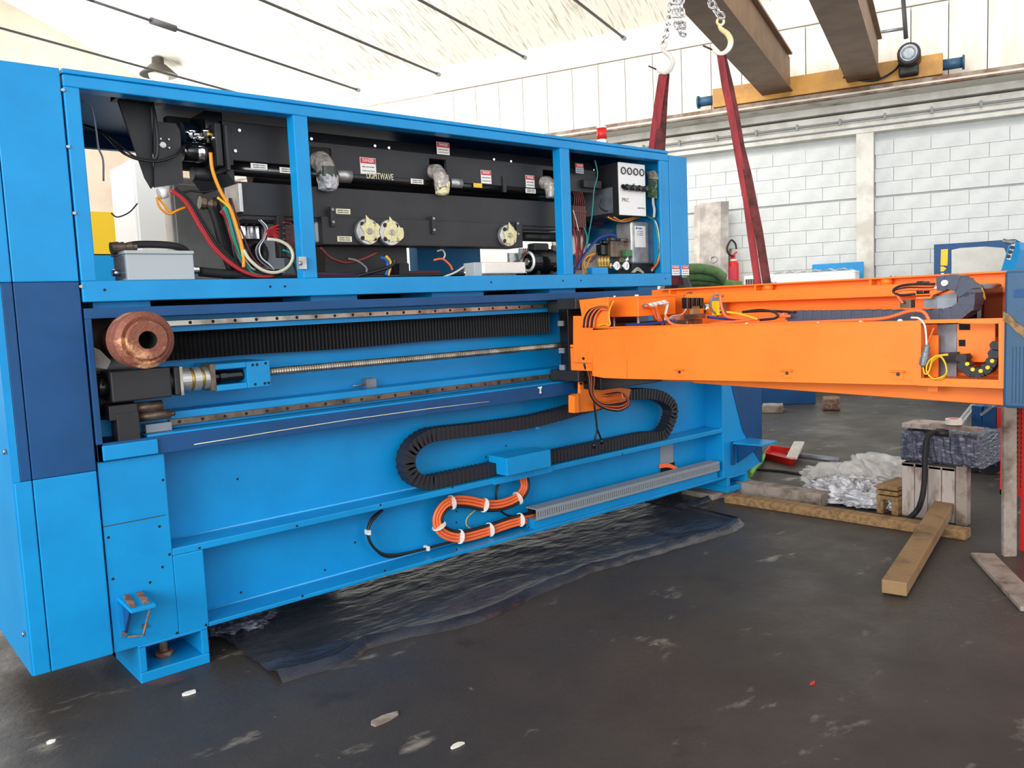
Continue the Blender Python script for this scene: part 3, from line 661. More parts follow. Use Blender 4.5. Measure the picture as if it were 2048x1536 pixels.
# wrapped tube elbows
for i, (xt, yt, xb_, yb_, m2) in enumerate(((648, 305, 655, 398, 'green'), (879, 328, 886, 405, 'tape'), (1101, 352, 1105, 408, 'tape'))):
    t_, b_ = AY(xt, yt, 3.66), AY(xb_, yb_, 3.66)
    r = .047 if i == 0 else .04
    e = MB().tube(spl([(t_.x, 3.95, t_.z-.03), (t_.x, 3.72, t_.z-.032), (t_.x, 3.68, t_.z-.045), (t_.x+.003, 3.658, t_.z-.08), (t_.x+.005, 3.655, t_.z-.13), (t_.x+.005, 3.655, (t_.z+b_.z)/2+.02)], 6), r, 16).build('wrapped_elbow', 'film', rs)
    L = t_.z-b_.z; zc = t_.z-.06
    mid = 'greycap'
    mb = MB().lathe((t_.x+.005, 3.655, (t_.z+b_.z)/2+.04), (0, 0, -1), [(0, r*.98), (L*.14, r*1.03), (L*.22, r*1.04)], 18)
    mb.build('tube_sleeve', 'sleeve' if i == 0 else 'film', rs, label='dark green sleeve' if i == 0 else 'clear plastic sleeve')
    random.seed(i+3)
    prof = [(0, r*1.0), (L*.1, r*1.02), (L*.2, r*.98), (L*.3, r*.9), (L*.34, r*.5), (L*.36, 0)]
    mb = MB(); nseg = 18; vs_ = []
    for (tt, rr_) in prof:
        for k in range(nseg):
            w = 2*math.pi*k/nseg; q = rr_*(1+random.uniform(-.14, .14)); vs_.append((t_.x+.007+q*math.cos(w), 3.655+q*math.sin(w), (t_.z+b_.z)/2+.05-L*.22-tt))
    mb.add(vs_, [(a*nseg+k, a*nseg+(k+1) % nseg, (a+1)*nseg+(k+1) % nseg, (a+1)*nseg+k) for a in range(len(prof)-1) for k in range(nseg)]).build('taped_end', 'foil' if i == 0 else 'tape', rs)
# beam-path ducts
def duct(name, xa, xb, pxm, py0, py1, yy, depth, m='black', bev=.003):
    z1, z0 = AY(pxm, py0, yy).z, AY(pxm, py1, yy).z
    return MB().box(AY(xa, (py0+py1)/2, yy).x, AY(xb, (py0+py1)/2, yy).x, yy, yy+depth, z0, z1).build(name, m, rs, bev)
d1 = duct('duct_box', 484, 1118, 850, 387, 444, 3.68, .2)
z1 = BASE  # placeholder to keep names tidy
MB().box(AY(482, 395, 3.69).x, AY(1118, 420, 3.69).x, 3.69, 3.86, AY(540, 440, 3.69).z, AY(540, 425, 3.69).z).build('duct_flange', 'black', rs)
duct('lower_duct_box', 645, 1045, 850, 440, 492, 3.66, .14)
duct('duct_end_plate', 478, 486, 482, 366, 424, 3.66, .16, 'alu')
duct('side_pod', 632, 646, 640, 437, 485, 3.7, .1, 'grey', .01)
duct('bracket_cover', 650, 815, 740, 486, 560, 3.78, .3, 'black')
duct('silver_pipe_cover', 1048, 1118, 1080, 456, 464, 3.8, .1, 'alu')
tubeline('rear_pipe', 1045, 472, 1120, 476, 3.78, .028, 'black')
for x, y in ((664, 430), (866, 447), (1034, 456)):
    a = AY(x, y, 3.655); c_ = MB().box(a.x-.012, a.x+.012, 3.648, 3.66, a.z-.055, a.z+.04).build('joint_strap', 'black', rs)
    screws('screw', [(a.x, 3.648, a.z+.025), (a.x, 3.648, a.z-.035)], .009, 'galv', c_)
def flange(px, py, r=.066, k=0):
    a = AY(px, py, 3.63)
    o = MB().cyl((a.x, 3.66, a.z), (a.x, 3.63, a.z), r, r, n=24).build('flange_cover', 'alu', rs, .004)
    screws('flange_bolt', [(a.x+r*.74*math.cos(t), 3.63, a.z+r*.74*math.sin(t)) for t in (.8, 2.3, 3.9, 5.5)], .012, 'hole', o, h=.008)
    random.seed(k)
    pts = []
    for j in range(16):
        t = j*2*math.pi/16; q = r*random.uniform(.55, .98); pts.append((a.x+.01+q*math.cos(t), 3.622, a.z+q*math.sin(t)))
    MB().prism(pts, (0, .008, 0)).build('tape_patch', 'tape', o)
    q = r*1.05
    MB().prism([(a.x-.02+k*.005, 3.619, a.z+q*1.15), (a.x+.03, 3.619, a.z+q*.5), (a.x+.025, 3.619, a.z-q*.6), (a.x-.015, 3.619, a.z-q*.7)], (0, .003, 0)).build('tape_strip', 'tape', o)
    MB().cyl((a.x, 3.63, a.z), (a.x, 3.612, a.z), r*.35, r*.2, n=14).build('hub', 'film', o)
flange(737, 463, k=1); flange(782, 465, k=2); flange(1018, 471, .062, k=3)
def rsticker(px, py, w, h, y, red=.36, m='labelw', head='DANGER'):
    a = AY(px, py, y); return sticker(a.x, a.z, w, h, y, rs, head, 2, red, m=m)
rsticker(736, 332, .092, .082, YC-.001); rsticker(886, 297, .085, .066, YC-.001, .42); rsticker(972, 354, .075, .074, YC-.001); rsticker(1060, 363, .07, .072, YC-.001)
rsticker(1159, 337, .07, .06, YC-.032, .42, 'grey')
for px, py, y in ((686, 423, 3.679), (689, 478, 3.659), (518, 333, 3.715), (575, 341, 3.715), (834, 363, 3.715), (1061, 382, 3.715)):
    a = AY(px, py, y); st = MB().box(a.x-.04, a.x+.04, y-.002, y, a.z-.013, a.z+.013).build('name_plate', 'labelc' if y < 3.7 else 'labelw', rs)
    for q in (.005, -.005): text('ABSORBER CONTROL', .008, (a.x, y-.0024, a.z+q), X1, Z1, 'ink', st, width=.062)
a = AY(955, 371, 3.716); MB().box(a.x-.03, a.x+.03, 3.712, 3.716, a.z-.012, a.z+.012).build('name_plate', 'yellow', rs, label='small yellow plate')
a = AY(760, 353, 3.712); text('LIGHTWAVE', .045, (a.x, 3.712, a.z), X1, Z1, 'labelc', rs, width=.16); 
# hanging black bracket in the left window
z0 = 3.7
br = thing('mirror_bracket', 'black tapering bracket hung from the roof inside the left opening of the upper frame', 'bracket', (1.1, 3.7, 1.6))
P_ = lambda pts, y: [AY(x, yy, y) for x, yy in pts]
MB().prism(P_([(232, 190), (240, 212), (290, 355), (303, 377), (308, 372), (302, 208)], 3.72), (0, .012, 0)).build('side_plate', 'black', br)
MB().prism(P_([(307, 200), (309, 375), (367, 366), (360, 262), (352, 247), (315, 243)], 3.70), (0, .012, 0)).build('front_plate', 'black', br)
MB().prism(P_([(232, 186), (232, 196), (300, 205), (330, 204), (310, 198)], 3.68), (0, .08, 0)).build('top_plate', 'black', br)
screws('screw', [AY(248, 193, 3.678), AY(278, 197, 3.678), AY(343, 203, 3.678)], .012, 'chrome', br)
screws('bolt_hole', [AY(326, 290, 3.698)], .016, 'alu', br, h=.003); screws('screw', [AY(x, y, 3.698) for x, y in ((321, 278), (337, 279), (338, 296))], .005, 'alu', br)
cable('cable', 'c_black', [AY(304, 205, 3.69), AY(311, 240, 3.67), AY(315, 280, 3.66), AY(314, 310, 3.66), AY(307, 322, 3.67)], .007, br)
cable('cable', 'c_black', [AY(168, 250, 3.9), AY(205, 265, 3.8), AY(250, 308, 3.66), AY(305, 323, 3.65), AY(350, 312, 3.66), AY(370, 290, 3.7)], .006, br)
cable('cable', 'c_black', [AY(210, 264, 3.8), AY(240, 290, 3.7), AY(270, 313, 3.66), AY(308, 320, 3.66)], .004, br)
# metrology head between bracket and resonator
hd = thing('optics_unit', 'black and chrome cylindrical optics head between bracket and resonator in the left opening', 'machine part', (1.4, 3.75, 2.0))
a, b2 = AY(363, 300, 3.75), AY(425, 306, 3.75); z = a.z-.005
MB().cyl((a.x, 3.75, z), (b2.x, 3.75, z), .042, n=20).build('barrel', 'glblack', hd)
MB().cyl((a.x+.06, 3.75, z), (a.x+.10, 3.75, z), .044, n=20).build('band', 'chrome', hd)
MB().cyl((a.x+.03, 3.82, z+.09), (b2.x, 3.82, z+.09), .05, n=20).build('upper_barrel', 'chrome', hd)
MB().box(AY(424, 300, 3.73).x, AY(437, 300, 3.73).x, 3.68, 3.86, AY(430, 335, 3.73).z, AY(430, 250, 3.73).z).box(AY(440, 300, 3.73).x, AY(447, 300, 3.73).x, 3.66, 3.86, AY(440, 345, 3.73).z, AY(440, 255, 3.73).z).build('end_flange', 'black', hd, .004)
MB().box(AY(405, 240, 3.75).x, AY(440, 240, 3.75).x, 3.72, 3.95, AY(420, 290, 3.75).z, AY(420, 225, 3.75).z).build('top_block', 'glblack', hd, .004)
MB().box(a.x, b2.x+.05, 3.9, 3.95, AY(420, 330, 3.75).z, AY(420, 225, 3.75).z).build('back_plate', 'black', hd)
MB().cyl((a.x+.05, 3.78, z-.09), (b2.x, 3.78, z-.09), .03, n=14).build('lower_barrel', 'black', hd)
for i in range(6):
    p = AY(378+i*9, 262+(i % 3)*7, 3.70); MB().cyl(p, p+V((.03, 0, .004)), .008+.003*(i % 2), n=8).build('fitting', 'brass' if i == 4 else 'chrome', hd)
# white cabinets standing behind the machine, seen through the left opening
YB = 5.3
def bgbox(name, label, cat, m, xa, xb, ytop, ybot, yy, depth, parts=(), bevel=.01):
    xm_, ym_ = (xa+xb)/2, (ytop+ybot)/2
    x0, x1 = AY(xa, ym_, yy).x, AY(xb, ym_, yy).x; zt_ = AY(xm_, ytop, yy).z
    t = thing(name, label, cat, ((x0+x1)/2, yy+depth/2, 0))
    MB().box(x0, x1, yy, yy+depth, 0.05, zt_).build('body', m, t, bevel)
    MB().box(x0+.02, x1-.02, yy+.02, yy+depth-.02, 0, .06).build('plinth', 'black', t)
    return t, x0, x1, zt_
t, x0, x1, zt_ = bgbox('electrical_cabinet', 'tall white electrical cabinet seen through the left opening, beside the beige one', 'cabinet', 'white', 268, 344, 322, 520, 5.6, .45)
MB().box(x0+.02, x1-.01, 5.585, 5.6, .1, zt_-.03).build('door', 'white', t, .004)
t, x0, x1, zt_ = bgbox('beige_cabinet', 'beige cabinet with warning sticker seen behind the cables in the left opening', 'cabinet', 'offwhite', 345, 620, 362, 550, 4.75, .12)
a = AY(395, 523, 4.74); st = MB().box(a.x-.05, a.x+.05, 4.745, 4.75, a.z-.03, a.z+.025).build('warning_sticker', 'labelred', t); text('DANGER', .03, (a.x, 4.744, a.z), X1, Z1, 'labelw', st, width=.08)
MB().box(x0+.02, x1-.02, 4.74, 4.75, .1, zt_-.04).build('door', 'offwhite', t, .004)
# yellow and green machine far behind
yy = 7.4
x0, x1 = AY(165, 480, yy).x, AY(300, 480, yy).x; zt_ = AY(215, 424, yy).z; zm_ = AY(215, 508, yy).z
t = thing('yellow_green_machine', 'yellow, green and blue machine far behind, glimpsed at left through the open frame', 'machine', ((x0+x1)/2, yy+.5, 0))
d_a, d_b = AY(272, 428, yy).x, AY(248, 508, yy).x
MB().prism([(x0-.6, yy, zm_), (d_b, yy, zm_), (d_a, yy, zt_), (x0-.6, yy, zt_)], (0, .9, 0)).build('yellow_panel', 'yellow', t)
MB().prism([(d_b+.01, yy, zm_), (x1, yy, zm_), (x1, yy, zt_), (d_a+.01, yy, zt_)], (0, .9, 0)).build('green_panel', 'green', t)
MB().box(x0-.6, x1, yy, yy+.9, 0, zm_-.01).build('blue_base', 'blue', t)
a = AY(257, 438, yy); MB().ring((a.x, yy-.005, a.z), (0, 1, 0), .05, .012).build('port_ring', 'white', t); MB().cyl((a.x, yy-.002, a.z), (a.x, yy+.004, a.z), .05).build('port', 'ink', t)
# grey junction box on the frame sill with its plug and hose
jb = thing('junction_box', 'light grey sheet metal junction box lying on the sill of the left opening', 'box', AY(320, 553, 3.56))
x0, x1 = AY(229, 535, 3.56).x, AY(388, 530, 3.56).x
zb_, zt_ = 1.663, AY(320, 508, 3.56).z
xc_ = AY(254, 535, 3.56).x
MB().box(xc_, x1, 3.56, 3.74, zb_, zt_).build('body', 'grey', jb, .003)
MB().box(xc_-.006, x1+.002, 3.552, 3.75, zt_, zt_+.014).build('lid', 'grey', jb, .003)
MB().box(xc_-.002, xc_+.001, 3.58, 3.72, zb_+.01, zt_-.006).build('side_plate', 'galv', jb)
MB().cyl((xc_-.03, 3.66, zb_+.035), (xc_, 3.66, zb_+.035), .014).build('cable_gland', 'chrome', jb)
MB().lathe((x1, 3.65, zb_+.045), (1, 0, 0), [(0, .02), (.02, .022), (.03, .02), (.03, .016), (.05, .016)], 16).build('cable_gland', 'chrome', jb)
ps = [AY(248, 495, 3.66), AY(270, 490, 3.66), AY(300, 489, 3.66), AY(340, 491, 3.66), AY(365, 497, 3.68), AY(378, 508, 3.72)]
cable('hose', 'rubber', ps, .016, jb)
d = (ps[1]-ps[0]).normalized()
p0 = AY(222, 497, 3.66)
MB().lathe(p0, ps[0]-p0, [(0, 0), (0, .026), (.03, .026), (.03, .022), (.05, .024), (.055, .018), (.075, .022), (.08, .022), (.085, .016), (.1, .016)], 16).build('round_plug', 'dirtsteel', jb)
# thick hoses lying along the sill
hs = thing('sill_hoses', 'black hoses lying along the bottom sill of the upper frame', 'hoses', (2, 3.7, 1.66))
cable('hose', 'rubber', [(x1+.06, 3.66, 1.70), (1.5, 3.68, 1.69), (1.75, 3.7, 1.69)], .022, hs)
for i in range(6): cable('hose', ('c_black', 'c_blue', 'c_red', 'c_black', 'c_grey', 'c_black')[i], [(1.5, 3.68+.015*i, 1.675), (2.0, 3.66+.02*i, 1.672+.004*i), (2.5, 3.7+.02*i, 1.675), (3.0, 3.7+.015*i, 1.68), (3.4, 3.8, 1.68)], .008, hs)
# loom of coloured cables in the left opening
lm_ = thing('wiring_loom', 'loom of red, black, orange and green cables drooping across the left opening', 'cables', (1.5, 3.66, 1.7))
L_ = lambda pts, y: [AY(a_, b_, y+.003*k) for k, (a_, b_) in enumerate(pts)]
for i, (m_, off) in enumerate((('c_red', 0), ('c_red', 3), ('c_black', 7), ('c_white', 5), ('c_black', 11))):
    cable('cable', m_, L_([(340+off, 381-off*.4), (370+off, 405-off*.3), (400+off, 455-off*.5), (430+off, 500-off*.5), (470+off, 535-off*.5), (510+off, 552-off*.4), (548, 553-off*.3)], 3.64+.006*i), .0065, lm_)
cable('cable', 'c_amber', L_([(421, 305), (425, 340), (440, 380), (462, 420), (478, 470), (487, 510), (487, 535)], 3.63), .008, lm_)
cable('cable', 'c_yellow', L_([(435, 395), (458, 415), (470, 440), (480, 480), (486, 515)], 3.635), .006, lm_)
for i, m_ in enumerate(('c_green', 'c_teal', 'c_dred', 'c_red')):
    cable('cable', m_, L_([(450-i*3, 410+i*4), (460-i*2, 440), (470-i*2, 480), (485, 520), (505-i*4, 545), (530, 553)], 3.65+.006*i), .006, lm_)
for i in range(5): cable('cable', ('c_black', 'c_grey', 'c_white', 'c_black', 'c_dred')[i], L_([(446+i*4, 396), (452+i*5, 430), (462+i*6, 470), (470+i*9, 515), (490+i*12, 545), (540+i*8, 554)], 3.67), .0045, lm_)
for i in range(3): cable('cable', ('c_grey', 'c_black', 'c_white')[i], L_([(517+i*2, 440), (530+i*2, 455), (527+i, 475), (513+i*3, 495), (515+i*4, 515), (530+i*5, 530), (548, 540)], 3.66), .0035, lm_)
cable('cable', 'c_cream', L_([(487, 500), (500, 520), (525, 540), (552, 545), (575, 535), (586, 515), (580, 495), (560, 482), (535, 478)], 3.63), .008, lm_)
for i in range(4): cable('hose', 'rubber', L_([(415+i*5, 400-i*2), (430+i*4, 440), (440+i*5, 480), (452+i*6, 520), (470+i*8, 548), (520, 555)], 3.69+.01*i), .014, lm_)
MB().lathe(AY(399, 405, 3.7), V((1, 0, -.1)), [(0, 0), (0, .028), (.02, .03), (.03, .024), (.05, .028), (.055, .02), (.07, .02)], 14).build('round_plug', 'dirtsteel', lm_)
for i in range(7): cable('cable', ('c_dred', 'c_dred', 'c_dred', 'c_dred', 'c_black', 'c_teal', 'c_black')[i], L_([(566, 445+i*11), (583, 448+i*12), (594, 470+i*13), (600, 500+i*10), (602, 530+i*4)], 3.66), .005, lm_)
MB().box(AY(556, 480, 3.68).x, AY(571, 480, 3.68).x, 3.67, 3.72, AY(563, 515, 3.68).z, AY(563, 432, 3.68).z).build('terminal_strip', 'rubber', lm_, .004)
for i in range(6): cable('cable', 'c_red', L_([(532, 462+i*3), (545, 455+i*3), (558, 450+i*8)], 3.66+.004*i), .005, lm_)
cable('cable', 'c_black', L_([(360, 388), (380, 382), (405, 384), (430, 380)], 3.7), .005, lm_)
cable('cable', 'c_amber', L_([(313, 395), (320, 415), (338, 428), (356, 420), (372, 415)], 3.66), .005, lm_)
cable('cable', 'c_amber', L_([(316, 392), (328, 410), (345, 425), (370, 414)], 3.665), .005, lm_)
cable('cable', 'c_grey', [AY(165, 202, 3.7), AY(183, 215, 3.7), AY(192, 260, 3.7), AY(197, 295, 3.7), AY(206, 320, 3.7), AY(207, 362, 3.7)], .004, lm_)
cable('cable', 'c_black', [AY(275, 407, 3.7), AY(258, 425, 3.7), AY(235, 434, 3.7), AY(222, 426, 3.7)], .003, lm_)
a = AY(318, 388, 3.68); MB().cyl(a, a+V((.03, 0, .01)), .024).build('white_plug', 'white', lm_)
# small parts low in the left opening
vf = thing('cooling_fan', 'round black fan ring on a grey stand low in the left opening', 'fan', AY(510, 555, 3.9))
a = AY(512, 507, 3.85); MB().ring(a, (.25, -1, 0), .055, .016, 28).build('fan_ring', 'black', vf); MB().cyl(a+V((0, .03, 0)), a+V((0, .05, 0)), .05).build('hub', 'darkhole', vf)
x0 = AY(531, 520, 3.86).x; MB().box(x0, x0+.1, 3.86, 3.9, 1.665, AY(540, 478, 3.86).z).build('stand', 'duct', vf, .004)
for i in range(3):
    a = AY(485+i*16, 470, 3.9); MB().lathe((a.x, 3.9, a.z-.05), (0, 0, 1), [(0, .02), (.03, .03), (.09, .03), (.1, .02), (.12, .02)], 14).build('valve_body', 'chrome', vf)
# lower middle opening
mw = thing('middle_wiring', 'loose red, blue and yellow hoses under the black duct in the middle opening', 'cables', (2.3, 3.7, 1.66))
cable('hose', 'c_dred', L_([(641, 495), (660, 515), (690, 525), (720, 520), (755, 505)], 3.68), .008, mw)
cable('hose', 'c_grey', L_([(697, 517), (715, 522), (732, 535), (733, 545)], 3.66), .005, mw)
cable('hose', 'c_black', L_([(790, 518), (785, 530), (760, 540), (715, 552)], 3.66), .009, mw)
cable('hose', 'c_blue', L_([(762, 514), (775, 525), (772, 552)], 3.67), .009, mw); cable('hose', 'c_yellow', L_([(772, 512), (781, 526), (776, 552)], 3.67), .008, mw)
cable('hose', 'c_orange', L_([(868, 520), (885, 518), (900, 530), (905, 540)], 3.72), .006, mw); cable('hose', 'c_cream', L_([(875, 502), (885, 500), (890, 510), (885, 520)], 3.74), .005, mw)
cable('hose', 'c_cream', L_([(885, 555), (910, 545), (930, 532)], 3.68), .006, mw)
MB().box(AY(818, 540, 3.9).x, AY(880, 540, 3.9).x, 3.9, 4.0, 1.66, 1.71).build('red_channel', 'c_dred', mw)
MB().box(AY(795, 540, 3.72).x, AY(815, 540, 3.72).x, 3.7, 3.76, 1.66, 1.74).build('rubber_mount', 'rubber', mw, .006)
MB().cyl(AY(925, 546, 3.7), AY(952, 546, 3.7), .016).build('pipe_stub', 'chrome', mw)
# flat beige box
fb_ = thing('flat_terminal_box', 'flat beige metal box on the sill in front of the motor', 'box', AY(1005, 552, 3.6))
x0, x1 = AY(968, 538, 3.58).x, AY(1052, 537, 3.58).x; z0_, z1_ = AY(1010, 547, 3.58).z, AY(1010, 524, 3.58).z
MB().box(x0, x1, 3.58, 3.7, z0_, z1_).build('lid', 'offwhite', fb_, .008); MB().box(x0-.05, x0+.005, 3.6, 3.7, z0_-.012, z1_).build('side', 'grey', fb_, .004)
MB().box(x0, x1-.06, 3.6, 3.69, 1.662, z0_).build('base', 'dirtsteel', fb_)
# electric motor
em = thing('electric_motor', 'black electric motor with white-ringed end bell beside the narrow frame post', 'motor', AY(1085, 552, 3.75))
a = AY(1061, 523, 3.72); z = a.z
MB().lathe((a.x, 3.74, z), (1, 0, 0), [(0, 0), (0, .03), (-.006, .036), (0, .05), (.0, .066), (.02, .072), (.05, .078), (.17, .078), (.2, .07), (.2, 0)], 28).build('motor_body', 'glblack', em)
MB().ring((a.x-.002, 3.74, z), (1, 0, 0), .055, .009, 26).build('end_ring', 'white', em); MB().cyl((a.x-.014, 3.74, z), (a.x, 3.74, z), .02, n=16).build('end_cap', 'chrome', em)
MB().box(a.x+.03, a.x+.15, 3.71, 3.78, z+.06, z+.11).build('capacitor_cover', 'black', em, .01)
MB().box(a.x+.0, a.x+.2, 3.68, 3.80, 1.662, 1.672).box(a.x+.03, a.x+.05, 3.69, 3.79, 1.67, z-.05).box(a.x+.14, a.x+.16, 3.69, 3.79, 1.67, z-.05).build('motor_foot', 'black', em)
MB().box(a.x+.2, a.x+.27, 3.70, 3.80, z-.06, z+.06).cyl((a.x+.22, 3.74, z+.06), (a.x+.22, 3.74, z+.1), .02).build('pump_head', 'rustd', em, .006)
MB().cyl((a.x+.18, 3.66, 1.675), (a.x+.18, 3.66, 1.70), .006).cyl((a.x+.18, 3.66, 1.70), (a.x+.18, 3.66, 1.712), .018, .01).build('wing_screw', 'chrome', em)
MB().box(AY(1050, 505, 3.66).x-.07, AY(1050, 505, 3.66).x+.02, 3.72, 3.74, 1.74, 1.80).build('bracket', 'alu', em)
for i in range(5): cable('cable', ('c_dred', 'c_black', 'c_dred', 'c_grey', 'c_teal')[i], L_([(1047-i*4+8, 497), (1042-i*3+8, 510), (1025+i*4, 530)], 3.7), .005, em)
# ---- right opening: control box, chiller box, valve manifold, plastic terminal column
cbx = thing('gauge_control_box', 'white front control box with four gauges and four black knobs in the right opening', 'control box', AY(1262, 430, 3.62))
yF = 3.6
x0, x1 = AY(1239, 380, yF).x, AY(1291, 380, yF).x; zt_, zb_ = AY(1265, 327, yF).z, AY(1265, 431, yF).z
MB().box(x0, x1, yF, yF+.01, zb_, zt_).build('front_panel', 'white', cbx, .002)
MB().box(x0-.0, x1, yF+.01, yF+.45, zb_, zt_).build('housing', 'black', cbx, .003)
MB().box(x0-.003, x0, yF+.06, yF+.38, zb_+.02, zt_-.15).build('side_plate', 'galv', cbx)
for i in range(4):
    xx = x0+(x1-x0)*(.15+.235*i); zz = zt_-.052
    gph = MB().ring((xx, yF-.004, zz), (0, 1, 0), .020, .004, 20).build('gauge_bezel', 'ink', cbx)
    MB().cyl((xx, yF-.002, zz), (xx, yF, zz), .018, n=18).build('dial', 'labelw', gph); MB().beam((xx-.006, yF-.004, zz-.006), (xx+.006, yF-.004, zz+.006), .002, .001).build('needle', 'ink', gph)
    zz = zt_-.152
    MB().cyl((xx-.01, yF-.01, zz), (xx-.01, yF, zz), .014, n=14).lathe((xx, yF-.045, zz-.008), (0, 1, 0), [(0, 0), (0, .014), (.01, .02), (.03, .02), (.045, .01)], 16).build('knob', 'glblack', cbx)
text('PRC', .034, (x0+.055, yF-.001, zb_+.095), X1, Z1, 'rustd', cbx, width=.066)
MB().box(x0+.13, x0+.15, yF-.001, yF, zb_+.2, zb_+.204).build('printed_line', 'ink', cbx); text('LASER SYSTEM', .01, (x1-.05, yF-.001, zb_+.05), X1, Z1, 'ink', cbx, width=.07)
for i in range(4): cable('cable', ('c_black', 'c_amber', 'c_dred', 'c_amber')[i], L_([(1210+i*6, 434), (1225+i*5, 441), (1250, 445-i*2), (1278, 436-i)], 3.66), .005, cbx)
MB().box(AY(1195, 370, 3.85).x, AY(1218, 370, 3.85).x, 3.85, 3.9, AY(1205, 420, 3.85).z, AY(1205, 352, 3.85).z).build('silver_bracket', 'chrome', cbx)
cable('cable', 'c_black', L_([(1203, 398), (1200, 415), (1215, 422), (1228, 410), (1226, 385), (1216, 372)], 3.7), .004, cbx)
sv = thing('silver_power_supply', 'silver box with white paper label low at right inside the right opening', 'power supply', AY(1285, 540, 3.68))
x0, x1 = AY(1264, 480, 3.66).x, AY(1298, 480, 3.66).x; zt_, zb_ = AY(1280, 443, 3.66).z, AY(1280, 527, 3.66).z
MB().box(x0, x1, 3.66, 3.8, zb_, zt_).build('body', 'alu', sv, .012)
MB().box(x1, x1+.07, 3.68, 3.8, zb_, zt_).build('side', 'galv', sv, .006)
MB().box(x0, x1+.06, 3.67, 3.8, 1.662, zb_).build('base', 'black', sv)
lb = MB().box(x0+.03, x0+.135, 3.657, 3.66, zt_-.17, zt_-.03).build('paper_label', 'labelw', sv)
MB().prism([(x0+.035, 3.6555, zt_-.05), (x0+.047, 3.6555, zt_-.033), (x0+.055, 3.6555, zt_-.05)], (0, .001, 0)).build('logo_mark', 'inkblue', lb)
text('Aelta', .02, (x0+.08, 3.656, zt_-.046), X1, Z1, 'inkblue', lb, width=.04)
for i in range(3): text('power supply unit', .007, (x0+.08, 3.656, zt_-.065-.012*i), X1, Z1, 'inkblue', lb, width=.06)
cable('hose', 'c_teal', PXX([(1290, 428), (1308, 440), (1315, 475), (1316, 505), (1308, 530)], 4.43), .007, sv)
cable('hose', 'c_white', PXX([(1292, 430), (1312, 445), (1319, 480), (1320, 505), (1312, 530), (1298, 548)], 4.43), .005, sv)
cable('hose', 'c_orange', PXX([(1319, 490), (1321, 510), (1311, 532), (1292, 546), (1284, 549)], 4.43), .008, sv)
pc = thing('circuit_board', 'green circuit board with white plug hanging at the right post of the upper frame', 'circuit board', AX(1307, 375, 4.43))
MB().prism(PXX([(1296, 356), (1314, 360), (1314, 397), (1295, 394)], 4.44), (.006, 0, 0)).build('board', 'pcb', pc)
MB().prism(PXX([(1293, 343), (1308, 341), (1317, 350), (1316, 359), (1296, 357)], 4.42), (.01, 0, 0)).build('clear_cover', 'film', pc)
MB().cyl(AX(1306, 367, 4.44), AX(1306, 367, 4.425), .02).build('coil', 'ink', pc)
cable('plug_lead', 'c_white', PXX([(1306, 396), (1307, 410), (1309, 420), (1308, 435)], 4.43), .01, pc)
# blue back wall behind the right opening is the end cabinet side; silver reflector cabinet at the rear
t = thing('silver_tank', 'shiny metal tank with a red sticker behind the valves in the right opening', 'tank', AY(1210, 480, 4.1))
x0, x1 = AY(1170, 480, 4.05).x, AY(1246, 480, 4.05).x
MB().lathe((x0, 4.22, AY(1210, 460, 4.05).z-.0), (1, 0, 0), [(0, 0), (0, .17), (x1-x0, .17), (x1-x0, 0)], 30).build('shell', 'chrome', t)
MB().box(x0+.02, x1-.05, 4.1, 4.3, 1.602, 1.75).build('saddle', 'offwhite', t)
a = AY(1197, 441, 4.045); MB().box(a.x-.045, a.x+.045, 4.04, 4.05, a.z-.025, a.z+.025).build('red_sticker', 'labelred', t)
tcol = thing('terminal_column', 'dark red wire terminal column with many red leads beside the third frame post', 'wiring', AY(1160, 500, 3.7))
x0, x1 = AY(1144, 430, 3.68).x, AY(1170, 430, 3.68).x
nb = 6
for i in range(nb):
    xx = x0+(x1-x0)*i/nb; MB().box(xx+.001, xx+(x1-x0)/nb-.001, 3.67, 3.72, AY(1157, 456, 3.68).z, AY(1157, 411, 3.68).z).build('terminal_block', 'brown', tcol, .003)
MB().box(x0, x1, 3.665, 3.72, AY(1157, 425, 3.68).z, AY(1157, 422, 3.68).z).build('clamp_bar', 'brown', tcol)
for i in range(12):
    s_ = (i % 6)*4.4
    if i < 6: cable('lead', 'c_dred', L_([(1146+s_*.8, 384), (1149+s_*.8, 395), (1148+s_, 411)], 3.66), .0035, tcol)
    else: cable('lead', 'c_dred' if i % 3 else 'c_red', L_([(1147+s_, 456), (1150+s_*.9+random.uniform(-4, 4), 480), (1150+s_*.6+random.uniform(-5, 5), 510), (1152+random.uniform(-6, 14), 540)], 3.67+.006*i-.03), .0055, tcol)
cable('lead', 'c_white', L_([(1146, 420), (1152, 440), (1157, 462)], 3.655), .003, tcol)
cable('lead', 'c_teal', L_([(1190, 320), (1195, 350), (1188, 380), (1184, 430), (1178, 465), (1175, 490)], 3.66), .004, tcol)
cable('lead', 'c_teal', L_([(1168, 455), (1174, 475), (1172, 500)], 3.66), .005, tcol)
vm = thing('valve_manifold', 'bronze valve manifold with brass fittings and two round gauges in the right opening', 'valves', AY(1220, 552, 3.68))
zl = 1.661
x0 = AY(1218, 500, 3.7).x
for i, (px, w, t0_, b0_) in enumerate(((1218, 26, 482, 515), (1238, 22, 484, 530), (1252, 14, 484, 505), (1205, 18, 488, 510))):
    xx = AY(px, 500, 3.7).x; ww = AY(px+w, 500, 3.7).x-xx
    MB().box(xx, xx+ww, 3.68+.01*i, 3.76, AY(px, b0_, 3.7).z, AY(px, t0_, 3.7).z).cyl((xx+ww/2, 3.72, AY(px, t0_, 3.7).z), (xx+ww/2, 3.72, AY(px, t0_, 3.7).z+.025), ww*.3).build('valve_body', 'dirtsteel' if i < 3 else 'glblack', vm, .006)
